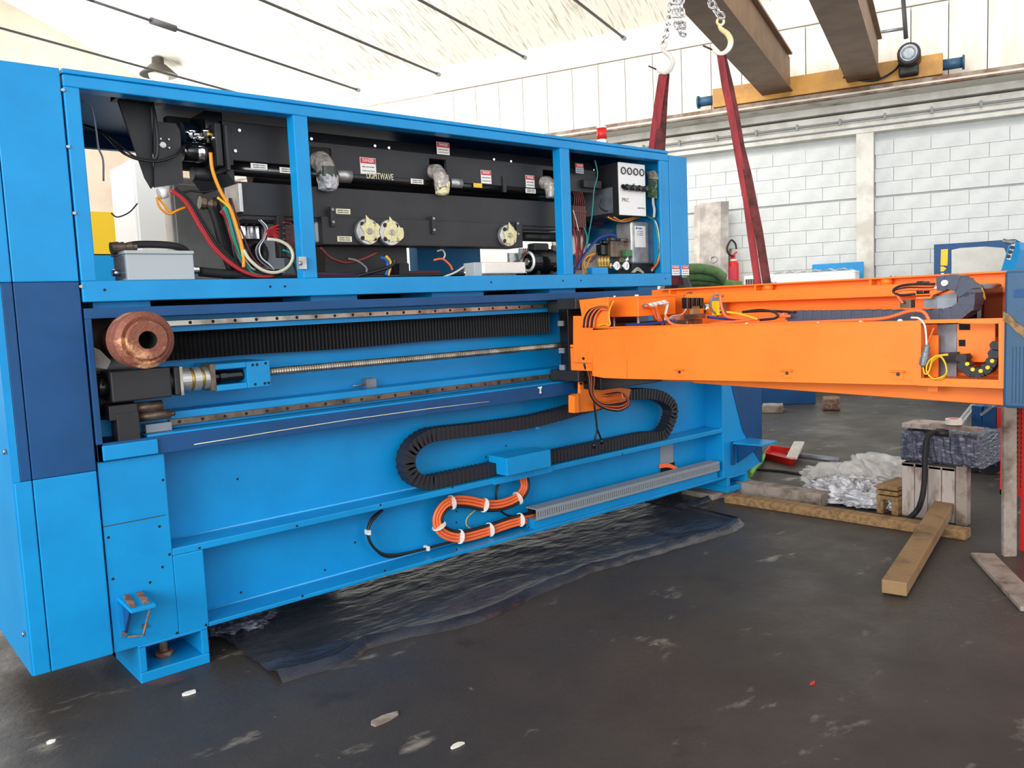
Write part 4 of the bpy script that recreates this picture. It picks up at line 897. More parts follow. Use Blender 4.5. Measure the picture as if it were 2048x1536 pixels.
for i in range(4):
    a = AY(1198+i*6.2, 525, 3.66); MB().lathe((a.x, 3.66, a.z-.035), (0, 0, 1), [(0, .008), (.01, .012), (.02, .009), (.04, .011), (.06, .008), (.07, .01), (.075, .004)], 10).build('brass_fitting', 'brass', vm)
for px in (1227, 1246):
    a = AY(px, 532, 3.63); g = MB().cyl((a.x, 3.64, a.z), (a.x, 3.60, a.z), .027, n=20).build('pressure_gauge', 'chrome', vm)
    MB().cyl((a.x, 3.60, a.z), (a.x, 3.598, a.z), .023, n=20).build('dial', 'labelw', g); MB().beam((a.x, 3.597, a.z-.012), (a.x+.004, 3.597, a.z+.012), .003, .001).build('needle', 'ink', g)
    MB().cyl((a.x, 3.64, a.z), (a.x, 3.68, a.z), .01).build('stem', 'brass', vm)
a = AY(1257, 506, 3.65); MB().box(a.x-.03, a.x+.03, 3.64, 3.68, a.z-.025, a.z+.02).build('solenoid', 'green', vm, .006, 'green solenoid'); MB().cyl(AY(1254, 512, 3.65), AY(1252, 527, 3.65), .014).build('solenoid_stem', 'chrome', vm)
MB().box(AY(1180, 545, 3.62).x, AY(1212, 545, 3.62).x, 3.6, 3.66, 1.662, AY(1200, 535, 3.62).z).build('manifold_base', 'blue', vm, .004)
MB().box(AY(1160, 520, 3.9).x, AY(1196, 520, 3.9).x, 3.88, 3.9, 1.665, AY(1180, 488, 3.9).z).build('cream_plate', 'offwhite', vm)
cable('hose', 'c_dblue', L_([(1147, 546), (1165, 515), (1190, 483), (1205, 473), (1225, 470), (1236, 480)], 3.63), .009, vm)
cable('hose', 'c_amber', L_([(1190, 507), (1172, 515), (1167, 530), (1175, 548)], 3.64), .006, vm); cable('hose', 'c_amber', L_([(1186, 506), (1176, 525), (1170, 547)], 3.65), .005, vm)
for i in range(4): cable('hose', 'c_dred' if i % 2 else 'c_black', L_([(1170+i*3, 520-i*3), (1182+i*3, 524-i*3), (1192+i, 512-i*2)], 3.66), .003, vm)
for i in range(4): cable('wire', 'c_cream', L_([(1263+i*2, 545), (1275, 535+i*2), (1288, 545+i)], 3.66), .0025, vm)
# beacon on the housing
bc = thing('warning_beacon', 'small white and red warning beacon on top of the upper frame', 'lamp', AY(1204, 289, 3.7))
a = AY(1204, 289, 3.7)
MB().cyl((a.x, 3.7, 2.463), (a.x, 3.7, a.z+.03), .032, n=18).build('base', 'white', bc); MB().cyl((a.x, 3.7, a.z+.03), (a.x, 3.7, a.z+.1), .032, n=18).build('lens', 'red', bc); MB().cyl((a.x, 3.7, a.z+.1), (a.x, 3.7, a.z+.112), .033, n=18).build('cap', 'white', bc)
bracketpost = MB().cyl((a.x+.1, 3.75, 2.46), (a.x+.1, 3.75, 2.53), .006, n=6).build('stay', 'ink', bc)
# rusty steel roller hung in the beam window
ro = thing('steel_roller', 'rusty round steel roller with a bored hub at the left end of the rail beam', 'roller', AY(290, 683, 3.25))
cF = AY(296, 680, 3.27); ax_ = V((0.0, 1, 0))
R0 = .109
MB().lathe(cF, ax_, [(-.0, .034), (0, .072), (.01, .077), (.025, .077), (.02, .09), (.035, R0), (.085, R0), (.09, .098), (.095, R0), (.15, R0), (.155, .09), (.2, .06), (.5, .06), (.5, 0)], 48).build('roller_body', 'rust', ro)
MB().lathe(cF, ax_, [(0, .034), (.12, .034), (.12, 0)], 28).build('bore', 'darkhole', ro)
pk = thing('plastic_wrap_scrap', 'crumpled clear plastic wrap stuck behind the rusty roller', 'plastic', AY(200, 715, 3.62))
q = [AY(x, y, 3.6) for x, y in ((177, 690), (200, 700), (222, 722), (214, 738), (190, 735), (180, 720))]
MB().prism(q, (0, .05, 0)).build('wrap', 'sheet', pk)
# ================================================================ ORANGE CANTILEVER ARM ON ITS CARRIAGE
ar = thing('cantilever_arm', 'long orange cantilever arm reaching from the blue rail beam towards the viewer', 'machine arm', (3.6, 2.4, 1.0))
XN = 3.40
def PX(pts, x): return [AX(a_, b_, x) for a_, b_ in pts]
# carriage
cx0, cx1 = 3.41, 4.13
MB().box(cx0, cx1, 3.46, 3.535, 1.05, 1.50).build('carriage_plate', 'glblack', ar, .004)
for zz in (1.10, 1.20, 1.36): MB().box(cx0-.008, cx0, 3.50, 3.54, zz, zz+.03).build('wiper_clip', 'alu', ar)
for zz, dy in ((1.455, 0), (1.035, 0)):
    o = MB().box(cx0-.02, cx0+.14, 3.37, 3.53, zz, zz+.065).build('bearing_block', 'black', ar, .006)
    screws('socket_bolt', [(cx0+.03, 3.37, zz+.04), (cx0+.11, 3.37, zz+.04)], .013, 'hole', o, h=.001)
for zz in (1.44, 1.03): MB().box(cx0, cx1, 3.52, 3.63, zz, zz+.07).build('runner_block', 'black', ar, .004)
# near side plate
np_ = PX([(1146, 632), (1163, 632), (1158, 600), (1216, 594), (1216, 655), (1254, 653), (1834, 642), (1834, 771), (1500, 763), (1254, 758), (1207, 756), (1184, 752), (1184, 726), (1146, 725)], XN)
for p in np_: p.x = XN
near = MB().prism(np_, (.012, 0, 0)).build('side_plate', 'orange', ar, .002)
MB().prism(PX([(1186, 655), (1254, 652.5), (1834, 641.5), (1834, 646), (1254, 657), (1186, 660)], XN), (.05, 0, 0)).build('top_flange', 'orange', ar)
MB().tube(PX([(1185, 660), (1184, 700), (1185, 752)], XN-.001), .004, 6).build('weld_seam', 'orange', ar, label='grey-worn weld seam')
MB().tube(PX([(1254, 654), (1254, 757)], XN-.0005), .0025, 6).build('bend_seam', 'orange', ar)
# end frame with its opening
o0 = PX([(1834, 640), (2010, 636), (2010, 777), (1834, 771)], XN)
i0 = PX([(1842, 649), (1997, 647), (1997, 762), (1842, 758)], XN)
mb = MB()
for k in range(4): k2 = (k+1) % 4; mb.prism([o0[k], o0[k2], i0[k2], i0[k]], (.012, 0, 0))
for k in range(4): k2 = (k+1) % 4; mb.prism([i0[k], i0[k2], i0[k2]+V((.03, 0, 0)), i0[k]+V((.03, 0, 0))], (0, 0, .004))
mb.build('end_frame', 'orange', ar)
# mounting tabs
for px, py in ((1360, 743), (1575, 745), (1797, 747)):
    a = AX(px, py, XN)
    t = MB().box(XN-.004, XN, a.y-.022, a.y+.022, a.z-.024, a.z+.01).box(XN-.026, XN, a.y-.03, a.y+.03, a.z+.008, a.z+.013).build('mounting_tab', 'orange', ar, .001)
    screws('screw', [(XN-.004, a.y, a.z-.003)], .008, 'ink', t, (-1, 0, 0), h=.006)
# keel under the arm, far side wall with ledge and ribs
kp = PX([(1385, 766), (2006, 811)], 3.6)
MB().prism([V((3.6, kp[0].y, kp[0].z)), V((3.6, kp[1].y, kp[1].z)), V((3.6, kp[1].y, 1.14)), V((3.6, kp[0].y, 1.14))], (.5, 0, 0)).build('keel', 'orange', ar, .003)
ya, yb_ = 3.40, 1.16
XB = 4.1
MB().box(XB, XB+.012, yb_, ya, .98, 1.55).build('far_side_plate', 'orange', ar)
MB().box(XB-.07, XB+.02, yb_, ya-.1, 1.545, 1.553).build('top_flange', 'orange', ar, .001)
lz = [AX(1500, 582, 3.98).z, AX(1500, 603, 3.98).z]
MB().box(3.98, XB, yb_, 3.05, lz[1], lz[0]).build('inner_ledge', 'orange', ar, .003)
for px in (1516, 1746, 1345):
    y_ = AX(px, 572, XB-.03).y
    MB().box(XB-.06, XB, y_-.006, y_+.006, lz[0], 1.546).build('rib', 'orange', ar)
    if px > 1400: MB().cyl((XB-.035, y_-.07, lz[0]), (XB-.035, y_-.07, 1.546), .028, n=14).build('round_post', 'orange', ar); MB().cyl((XB-.03, y_-.1, 1.553), (XB-.03, y_-.1, 1.56), .014, n=10).build('cap_bolt', 'alu', ar)
MB().box(XN+.01, XB, 1.46, 3.45, 1.235, 1.25).build('tray_floor', 'orange', ar)
MB().box(XN+.02, XB, 3.2, 3.46, 1.1, 1.23).build('root_block', 'orange', ar)
MB().box(XN+.02, XB, 1.135, 1.15, 1.08, 1.54).build('end_plate', 'orange', ar)
MB().box(XN+.02, XB, 1.2, 3.2, 1.115, 1.13).build('bottom_plate', 'orange', ar)
# inside the end opening
MB().box(XN+.1, XN+.11, AX(1876, 700, XN+.1).y, 1.46, 1.07, 1.30).build('inner_web', 'orange', ar)
MB().box(3.55, 3.56, AX(1913, 700, 3.55).y, AX(1874, 700, 3.55).y, 1.13, 1.45).build('grey_plate', 'galv', ar)
q = PX([(1914, 645), (1990, 645), (1990, 702), (1968, 724), (1940, 724), (1914, 710)], 3.53)
MB().prism(q, (.01, 0, 0)).build('orange_gusset', 'orange', ar)
for px, py, w, h_ in ((1929, 654, 22, 12), (1924, 686, 13, 13)):
    MB().prism(PX([(px-w/2, py-h_/2), (px+w/2, py-h_/2), (px+w/2, py+h_/2), (px-w/2, py+h_/2)], 3.528), (.003, 0, 0)).build('square_hole', 'darkhole', ar)
cc = spl(PX([(1928, 716), (1930, 728), (1940, 740), (1958, 744), (1975, 738), (1988, 722), (1996, 690)], 3.46), 4)
c2 = MB().box(3.45, 3.5, cc[0].y-.01, cc[0].y+.01, cc[0].z-.01, cc[0].z+.01).build('small_energy_chain', 'plastic', ar)
lk = chain(ar, 'small', 'plastic', cc, (1, 0, 0), .05, .034, .028, 'chain_link')
for o in lk: o.parent = c2
for px, py in ((1934, 728), (1945, 739), (1961, 742), (1975, 735), (1984, 722)):
    a = AX(px, py, 3.43); MB().cyl(a, a+V((.01, 0, 0)), .0075, n=12).build('yellow_pin', 'yellow', c2)
MB().prism(PX([(1880, 706), (1915, 704), (1915, 724), (1892, 726), (1880, 716)], 3.5), (.02, 0, 0)).build('connector_bracket', 'black', ar)
def acable(m_, pts, x, r, n=6, nm='cable'): return MB().tube(spl([AX(a_, b_, x+.0) for a_, b_ in pts], n), r, 7).build(nm, m_, ar)
acable('c_white', [(1822, 635), (1838, 637), (1849, 650), (1852, 670), (1853, 690)], 3.39, .004)
acable('c_orange', [(1868, 655), (1860, 675), (1854, 690)], 3.42, .004)
a, b2 = AX(1855, 688, 3.40), AX(1847, 732, 3.40)
MB().lathe(a, b2-a, [(0, .006), (.01, .012), (.03, .012), (.032, .015), (.05, .015), (.055, .018), (.085, .018), (.09, .011), (.1, .0)], 14).build('round_connector', 'galv', ar)
for k in range(3): acable('c_yellow', [(1846, 735), (1850, 748), (1858, 742), (1866, 722-k*3), (1880, 714-k), (1890, 726), (1893, 745), (1883, 758-k*2), (1866, 757), (1853, 742), (1858, 722), (1874, 712), (1896, 708+k)], 3.39-.004*k, .0035)
# main energy chain on the arm
mc_p = [(1595, 634), (1660, 634), (1740, 633), (1820, 634), (1880, 632), (1915, 627), (1938, 612), (1942, 595), (1934, 576), (1915, 565), (1893, 566)]
e0 = AX(1595, 634, 3.56)
ec2 = MB().box(3.53, 3.6, e0.y, e0.y+.03, e0.z-.03, e0.z+.01).build('arm_energy_chain', 'plasticb', ar)
lk = chain(ar, 'arm', 'plasticb', spl(PX(mc_p, 3.56), 6), (-1, 0, 0), .085, .055, .046, 'chain_link', hinge=True)
for o in lk: o.parent = ec2
MB().prism(PX([(1570, 640), (1575, 628), (1586, 620), (1588, 642)], 3.53), (.01, 0, 0)).build('chain_anchor', 'galv', ec2)
a = AX(1888, 566, 3.5); MB().cyl(a, a+V((.02, 0, 0)), .012).build('white_pin', 'white', ec2)
MB().prism(PX([(1866, 577), (1888, 560), (1895, 577)], 3.54), (.04, 0, 0)).build('end_bracket', 'white', ec2)
MB().prism(PX([(1848, 598), (1914, 583), (1914, 616), (1848, 616)], 3.62), (.01, 0, 0)).build('grey_motor_plate', 'galv', ar)
MB().box(3.66, 3.9, AX(1965, 600, 3.66).y, AX(1915, 600, 3.66).y, 1.27, 1.50).build('drive_housing', 'glblack', ar, .02)
acable('c_yellow', [(1950, 567), (1962, 580), (1968, 600)], 3.64, .008); 
MB().prism(PX([(1865, 580), (1885, 578), (1885, 583), (1865, 590), (1862, 597), (1832, 598), (1832, 594), (1860, 593)], 3.58), (.06, 0, 0)).build('orange_bracket', 'orange', ar)
MB().box(3.6, 3.66, AX(1848, 580, 3.6).y, AX(1832, 580, 3.6).y, AX(1840, 588, 3.6).z, AX(1840, 562, 3.6).z).build('cable_clamp', 'glblack', ar, .004)
for k in range(4): acable(('c_orange', 'c_orange', 'c_black', 'c_orange')[k], [(1868, 572+k*2), (1850, 573+k*2), (1815, 570+k*3), (1792, 578+k*2), (1795, 592), (1806, 604+k)], 3.6-.006*k, .0055)
acable('c_black', [(1870, 568), (1830, 568), (1800, 572), (1786, 582), (1800, 590), (1830, 588)], 3.58, .005)
MB().box(3.6, 3.64, AX(1822, 605, 3.6).y, AX(1800, 605, 3.6).y, AX(1810, 616, 3.6).z, AX(1810, 600, 3.6).z).build('limit_switch', 'dirtsteel', ar)
# cables running along the near edge
acable('c_orange', [(1330, 630), (1340, 645), (1360, 651), (1420, 650), (1500, 648), (1600, 645), (1700, 641), (1770, 636), (1820, 622), (1848, 625), (1862, 650)], 3.42, .007, 8)
acable('c_orange', [(1420, 648), (1500, 640), (1540, 634), (1580, 632)], 3.46, .007, 8); acable('c_orange', [(1440, 590), (1445, 620), (1460, 635), (1520, 636), (1570, 628)], 3.47, .007)
acable('c_yellow', [(1453, 624), (1480, 628), (1515, 638), (1500, 634)], 3.44, .006); acable('c_black', [(1485, 624), (1520, 620), (1550, 625), (1552, 636), (1520, 640)], 3.44, .006)
acable('c_dblue', [(1252, 650), (1290, 648), (1320, 645), (1350, 640)], 3.44, .007); acable('c_dblue', [(1415, 634), (1460, 638), (1530, 636), (1570, 626)], 3.5, .007); acable('c_black', [(1485, 624), (1530, 622), (1590, 624)], 3.5, .006)
for px, py in ((1383, 649), (1494, 645), (1637, 643), (1722, 641), (1800, 638), (1268, 652)):
    a = AX(px, py, XN+.02); MB().cyl(a+V((0, 0, -.012)), a, .016, .006, n=12).build('cable_clip', 'c_white', ar)
# orange junction box on posts
cy_ = AX(1276, 600, 3.58)
xr_ = AY(1351, 600, cy_.y).x; yl_ = AX(1217, 600, 3.58).y
zt_, zb_ = AX(1276, 593, 3.58).z, AX(1276, 633, 3.58).z
ob = MB().box(3.58, xr_, cy_.y, yl_, zb_, zt_).build('orange_junction_box', 'orange', ar, .003)
MB().box(3.576, xr_+.004, cy_.y-.004, yl_+.004, zt_-.006, zt_+.003).build('lid', 'orange', ob)
for yy_ in (cy_.y+.02, yl_-.02): MB().cyl((3.6, yy_, 1.25), (3.6, yy_, zb_), .007, n=8).build('post', 'alu', ob)
screws('screw', [(3.6, cy_.y+.02, zt_+.001), (3.62, cy_.y+.05, zt_+.001), (3.6, yl_-.03, zt_+.001)], .007, 'white', ob, (0, 0, 1), h=.01)
for k in range(5):
    a = AY(1287+k*9, 612-k*2, cy_.y); MB().cyl(a, a+V((0, -.03, 0)), .011, n=10).build('cable_gland', 'galv' if k == 0 else 'c_white', ob)
def ycable(m_, pts, y, r, n=6): return MB().tube(spl([AY(a_, b_, y+.01*i) for i, (a_, b_) in enumerate(pts)], n), r, 7).build('cable', m_, ar)
yf = cy_.y-.03
ycable('c_orange', [(1292, 612), (1304, 617), (1312, 635), (1325, 648)], yf, .006)
ycable('c_white', [(1300, 610), (1312, 615), (1316, 632), (1320, 646)], yf, .004); ycable('c_orange', [(1312, 612), (1318, 630), (1326, 648)], yf, .006)
for k in range(5): ycable('c_white', [(1320+k*4, 608-k), (1332+k, 612), (1330, 632+k*2), (1345, 644-k*3), (1362+k, 635-k*2), (1372+k*2, 615-k*3), (1376+k*3, 603-k*2)], yf-.01*k, .0035)
for k in range(4): ycable('c_grey', [(1370+k*7, 605), (1368+k*7, 592), (1380+k*6, 585), (1392+k*4, 592), (1398+k*3, 604)], yf+.03, .003)
# valve bank
vb = MB().box(3.76, 3.9, 2.87, 2.98, 1.33, 1.37).build('valve_bank', 'dirtsteel', ar, .004)
vbx = AY(1390, 620, 2.85)
for k in range(4):
    a = AY(1378+k*9, 606, 2.85); MB().box(a.x-.014, a.x+.014, 2.85, 2.89, a.z-.03, a.z+.03).build('solenoid_plug', 'glblack', vb, .004)
a = AY(1393, 620, 2.845); MB().box(a.x-.03, a.x+.03, 2.845, 2.87, a.z-.022, a.z+.022).build('valve_label', 'wood', vb)
a = AY(1413, 618, 2.86); MB().cyl(a+V((0, 0, -.03)), a+V((0, 0, .03)), .016).build('chrome_fitting', 'chrome', vb)
a = AY(1395, 632, 2.85); MB().box(a.x-.06, a.x+.06, 2.84, 2.9, a.z-.015, a.z+.012).build('manifold', 'dirtsteel', vb)
a = AY(1445, 612, 2.8); rg_ = MB().box(a.x-.02, a.x+.045, 2.8, 2.86, a.z-.05, a.z+.05).build('pressure_regulator', 'galv', ar, .004)
MB().box(a.x-.045, a.x-.02, 2.79, 2.84, a.z-.05, a.z+.03).build('yellow_label', 'yellow', rg_); [MB().box(a.x-.042, a.x-.024, 2.788, 2.79, a.z-.04+k*.022, a.z-.028+k*.022).build('printed_bar', 'ink', rg_) for k in range(3)]
MB().cyl((a.x+.01, 2.83, a.z+.05), (a.x+.01, 2.83, a.z+.07), .014).build('knob', 'galv', rg_)
ycable('c_grey', [(1445, 592), (1430, 590), (1422, 602), (1424, 620), (1436, 632)], 2.78, .006)
# cables at the root
for k in range(6): acable(('c_black', 'c_orange', 'c_black', 'c_orange', 'c_black', 'c_orange')[k], [(1167+k*4, 655), (1170+k*4, 635), (1180+k*4, 620), (1200+k*2, 614-k+k*2), (1214, 614+k)], 3.395-.003*k, .0055)
acable('c_yellow', [(1227, 602), (1220, 618), (1218, 632), (1220, 650), (1210, 648), (1195, 652)], 3.38, .004)
a = AX(1158, 717, XN-.002); screws('socket_bolt', [AX(1167, 717, XN-.001)], .009, 'hole', ar, (-1, 0, 0))
# lower bracket with hanging cable loop
yq = 3.44
MB().prism([AY(a_, b_, yq) for a_, b_ in ((1160, 762), (1180, 762), (1183, 775), (1200, 770), (1262, 778), (1258, 800), (1185, 822), (1149, 826), (1149, 792), (1160, 786))], (0, .02, 0)).build('lower_bracket', 'orange', ar, .002)
MB().prism([AY(a_, b_, yq-.02) for a_, b_ in ((1149, 792), (1157, 788), (1158, 825), (1149, 826))], (0, .05, 0)).build('bracket_flange', 'orange', ar)
screws('socket_bolt', [AY(x, y, yq-.003) for x, y in ((1161, 767), (1154, 794), (1154, 822))], .008, 'hole', ar)
MB().box(3.62, 4.1, 3.3, 3.4, 1.25, 1.36).build('dark_block', 'glblack', ar, .004)
MB().box(3.5, 4.05, 3.3, 3.52, .98, 1.06).build('underside_block', 'glblack', ar, .004)
for k in range(7): ycable(('c_black', 'c_orange', 'c_black', 'c_orange', 'c_black', 'c_black', 'c_orange')[k], [(1168+k*2, 728), (1176+k*2, 755), (1181+k, 790), (1200+k, 812-k), (1235, 822-k*3), (1256-k, 812-k*2), (1258-k*2, 800-k), (1240, 786), (1210, 790+k)], yq-.10, .0058)
ycable('c_black', [(1188, 805), (1191, 830), (1194, 860), (1190, 875), (1188, 888)], yq-.1, .006); ycable('c_black', [(1194, 858), (1199, 870), (1203, 882)], yq-.08, .006)
for x, y in ((1188, 890), (1203, 882)): a = AY(x, y, yq-.06); MB().cyl(a+V((0, 0, -.02)), a+V((0, 0, .015)), .01).build('plug', 'glblack', ar)
# head cover at the tip
hx = 3.38; y0h = AX(2006, 680, hx).y
zt_, zb_ = AX(2008, 540, 3.9).z, AX(2008, 816, hx).z
zt_ = AX(2008, 541, hx).z
hc = MB().box(hx, 4.3, .45, y0h, zb_, zt_).build('head_cover', 'shell', ar, .012)
for k in range(8): y_ = y0h-.03-k*.012; MB().box(hx-.004, hx+.002, y_-.003, y_+.003, zb_+.02, zt_-.28).build('vent_rib', 'shell', hc)
MB().box(hx-.004, hx, y0h-.07, y0h-.035, zt_-.10, zt_-.07).build('recessed_latch', 'blued', hc)
MB().strip([AX(2006, 632, hx-.004), AX(2020, 640, hx-.006), AX(2034, 655, hx-.006), AX(2052, 668, hx-.006)], (0, 0, .035), (.003, 0, 0)).build('tape_strip', 'wood', hc, label='tan packing tape strip')
# ================================================================ SLINGS, CHAINS, CRANE
def sling(name, label, segs, w, mats_):
    t = thing(name, label, 'sling', segs[0][-1], group='red lifting slings')
    for k, (s_, m_) in enumerate(zip(segs, mats_)): MB().strip(s_, V(w)*(1, 1.2)[k], (0, .006, .0)).build('strap', m_, t)
    return t
XS2 = 4.2
wv = (.026, -.026, 0)
t = sling('lifting_sling', 'dark red lifting sling from the right-hand hook down behind the orange arm', [
    [AX(1440, 105, XS2), AX(1450, 170, XS2), AX(1463, 230, XS2), AX(1475, 300, XS2), AX(1493, 400, XS2), AX(1502, 470, XS2), AX(1517, 575, XS2)],
    [AX(1443, 106, XS2+.02), AX(1458, 170, XS2+.02), AX(1470, 230, XS2+.02), AX(1480, 290, XS2+.02), AX(1495, 350, XS2+.02), AX(1517, 461, XS2+.02), AX(1535, 575, XS2+.02)]], wv, ('sling', 'slingd'))
XS1 = 4.9
sling('lifting_sling', 'dark red lifting sling from the left-hand hook down behind the blue frame', [
    [AX(1326, 148, XS1), AX(1318, 200, XS1), AX(1305, 300, XS1), AX(1302, 330, XS1), AX(1352, 570, XS1)],
    [AX(1329, 148, XS1+.03), AX(1325, 200, XS1+.03), AX(1320, 300, XS1+.03), AX(1318, 330, XS1+.03), AX(1356, 570, XS1+.03)]], (.042, -.042, 0), ('sling', 'slingd'))
a = AX(1324, 193, XS1-.02)
M['hookyellow'] = mat('chipped_yellow_hook', '#e8cf92', .4, col2='#f0eee6', vs=12)
def hook(name, label, px, py, x, size, chain_pts, tint):
    """px,py: bottom of the hook bowl"""
    t = thing(name, label, 'hook', AX(px, py, x), 'crane hooks')
    p0 = AX(px, py, x)
    side = (RR-FF*RR.dot(FF)).normalized(); side.z = 0; side.normalize()
    def q(a_, b_): return p0+side*a_*size+V((0, 0, b_*size))
    path = spl([q(-.55, .25), q(-.35, .02), q(0, -.08), q(.32, .12), q(.45, .5), q(.3, .85), q(0, 1.1), q(-.12, 1.3)], 8)
    n = len(path); MB().tube(path, .02, 10, rs=[size*(.03+.11*math.sin(math.pi*min(1, (i+1)/(n*.95))*.8)) for i in range(n)]).build('hook_body', tint, t)
    nrm = side.cross(Z1)
    MB().ring(q(-.05, 1.48), nrm, size*.17, size*.065, 16, 8).build('eye', tint, t)
    MB().tube([q(-.95, .35), q(-.45, .12)], .006, 6).build('latch', 'ink', t)
    return t, q(-.05, 1.62), side
def link_chain(parent, pts, L, r):
    l = MB().ring((0, 0, 0), (0, 1, 0), L*.32, r, 14, 6, (1, .62) if True else (1, 1))
    o = l.build('chain_link', 'chrome')
    P = spl(pts, 8); cum = [0]
    for i in range(1, len(P)): cum.append(cum[-1]+(P[i]-P[i-1]).length)
    n = int(cum[-1]/(L*.5)); ms = []
    # ring(): orthogonal() of Y picks an axis; orient so that local Z is the long direction
    for k in range(n):
        s = cum[-1]*k/n; i = max(j for j in range(len(cum)) if cum[j] <= s); i = min(i, len(P)-2)
        p = P[i].lerp(P[i+1], (s-cum[i])/max(cum[i+1]-cum[i], 1e-6)); d = (P[i+1]-P[i]).normalized()
        e = d.orthogonal().normalized(); f2 = d.cross(e)
        if k % 2: e, f2 = f2, -e
        ms.append(frame(p, e, f2, d))
    return copies(o, ms, parent)
def fixlink(L, r, m='chrome'):
    return None
h1, top1, sd = hook('crane_hook', 'pale painted hook with red sling, the lower left of the two hooks', 1330, 143, XS1, .125, None, 'offwhite')
h2, top2, sd = hook('crane_hook', 'yellow and white hook with red sling, the upper right of the two hooks', 1444, 104, XS2, .115, None, 'hookyellow')
def up(p, px, py, x): return AX(px, py, x)
def longlink(L, W_, r):
    pts = []
    for k in range(16):
        t_ = 2*math.pi*k/16; pts.append(V((math.cos(t_)*W_, 0, math.sin(t_)*W_+(L/2-W_ if math.sin(t_) > 0 else -(L/2-W_)))))
    mb = MB(); n = len(pts); m = 6; vs_ = []
    for i, p in enumerate(pts):
        d = (pts[(i+1) % n]-pts[i-1]).normalized(); y = V((0, 1, 0)); x = d.cross(y)
        vs_ += [p+x*r*math.cos(2*math.pi*j/m)+y*r*math.sin(2*math.pi*j/m) for j in range(m)]
    mb.add(vs_, [(i*m+j, ((i+1) % n)*m+j, ((i+1) % n)*m+(j+1) % m, i*m+(j+1) % m) for i in range(n) for j in range(m)], True)
    return mb
def hang_chain(name, label, pts, L=.058, r=.0068):
    t = thing(name, label, 'chain', pts[-1], 'hoist chains')
    o = longlink(L, L*.32, r).build('chain_link', 'chrome')
    P = spl(pts, 8); cum = [0]
    for i in range(1, len(P)): cum.append(cum[-1]+(P[i]-P[i-1]).length)
    n = int(cum[-1]/(L*.74)); ms = []
    for k in range(n+1):
        s = min(cum[-1]*k/n, cum[-1]-1e-5); i = max(j for j in range(len(cum)) if cum[j] <= s); i = min(i, len(P)-2)
        p = P[i].lerp(P[i+1], (s-cum[i])/max(cum[i+1]-cum[i], 1e-6)); d = (P[i+1]-P[i]).normalized()
        e = (sd-d*sd.dot(d)).normalized(); f2 = d.cross(e)
        if k % 2: e, f2 = f2, -e
        ms.append(frame(p, e, f2, d))
    copies(o, ms, t); return t
hang_chain('load_chain', 'bright steel chain holding the lower left hook', [AX(1350, -90, XS1), AX(1343, 0, XS1), AX(1334, 60, XS1), top1+V((0, 0, .02))])
hang_chain('load_chain', 'bright steel chain holding the upper right hook', [AX(1405, -80, XS2), AX(1421, 0, XS2), top2+V((0, 0, .02))])
hang_chain('slack_chain', 'doubled slack steel chain hanging in a loop between the two hooks', [AX(1364, -80, 4.7), AX(1362, 0, 4.7), AX(1366, 45, 4.7), AX(1370, 68, 4.7), AX(1362, 66, 4.7), AX(1352, 45, 4.7), AX(1350, 0, 4.7), AX(1354, -80, 4.7)], .055, .006)
hang_chain('slack_chain', 'short inner loop of slack chain beside the longer loop', [AX(1357, -80, 4.6), AX(1356, 0, 4.6), AX(1358, 40, 4.6), AX(1364, 48, 4.6), AX(1363, 10, 4.6), AX(1360, -80, 4.6)], .055, .006)
cr = thing('bridge_crane', 'overhead bridge crane of two brown girders on a yellow end carriage along the wall', 'crane', B(1.6, 12, 4.5))
for u0, u1 in ((2.02, 2.47), (.80, 1.25)):
    g = MB().bb(u0, u1, -6, 13.55, 4.53, 4.55).bb(u0+.03, u0+.05, -6, 13.45, 4.55, 5.02).bb(u1-.05, u1-.03, -6, 13.45, 4.55, 5.02).bb(u0-.03, u1, -6, 13.3, 5.02, 5.05)
    g.build('girder', 'girder', cr)
MB().bb(0.0, 3.24, 13.5, 13.75, 4.46, 4.75).build('end_carriage', 'yelcrane', cr, .01)
for u0, u1 in ((3.24, 3.5), (-.27, 0)):
    MB().cyl(B(u0, 13.6, 4.6), B(u1, 13.6, 4.6), .075, n=16).cyl(B(u1-.03 if u1 > 3.3 else u0, 13.6, 4.6), B(u1 if u1 > 3.3 else u0+.03, 13.6, 4.6), .1, n=16).build('buffer', 'shell', cr)
mt = MB().cyl(B(.42, 13.5, 4.72), B(.42, 13.1, 4.72), .15, n=20).build('travel_motor', 'black', cr, .02)
MB().cyl(B(.42, 13.1, 4.72), B(.42, 13.08, 4.72), .11, n=20).ring(B(.42, 13.08, 4.72), VD, .08, .012).build('motor_cover', 'galv', mt)
MB().bb(.3, .56, 13.3, 13.5, 4.48, 4.62).build('gearbox', 'black', cr, .03)
for u in (3.0, .2): MB().cyl(B(u, 13.55, 4.43), B(u, 13.7, 4.43), .12, n=18).build('wheel', 'railrust', cr)
MB().tube(spl([B(.5, 13.3, 4.72), B(.62, 13.4, 4.58), B(.9, 13.45, 4.5), B(1.3, 13.4, 4.6)], 6), .015, 6).build('supply_cable', 'c_black', cr)
MB().tube([B(-.9, 12.6, 5.95), B(.46, 13.3, 4.95)][:0] or [AV(1805, -20, 13.3), AV(1812, 77, 13.3)], .03, 6).build('hanger_bar', 'ink', cr)
MB().tube([AV(1762, 64, 13.4), AV(1808, 57, 13.4)], .022, 6).build('hanger_bar', 'galv', cr)
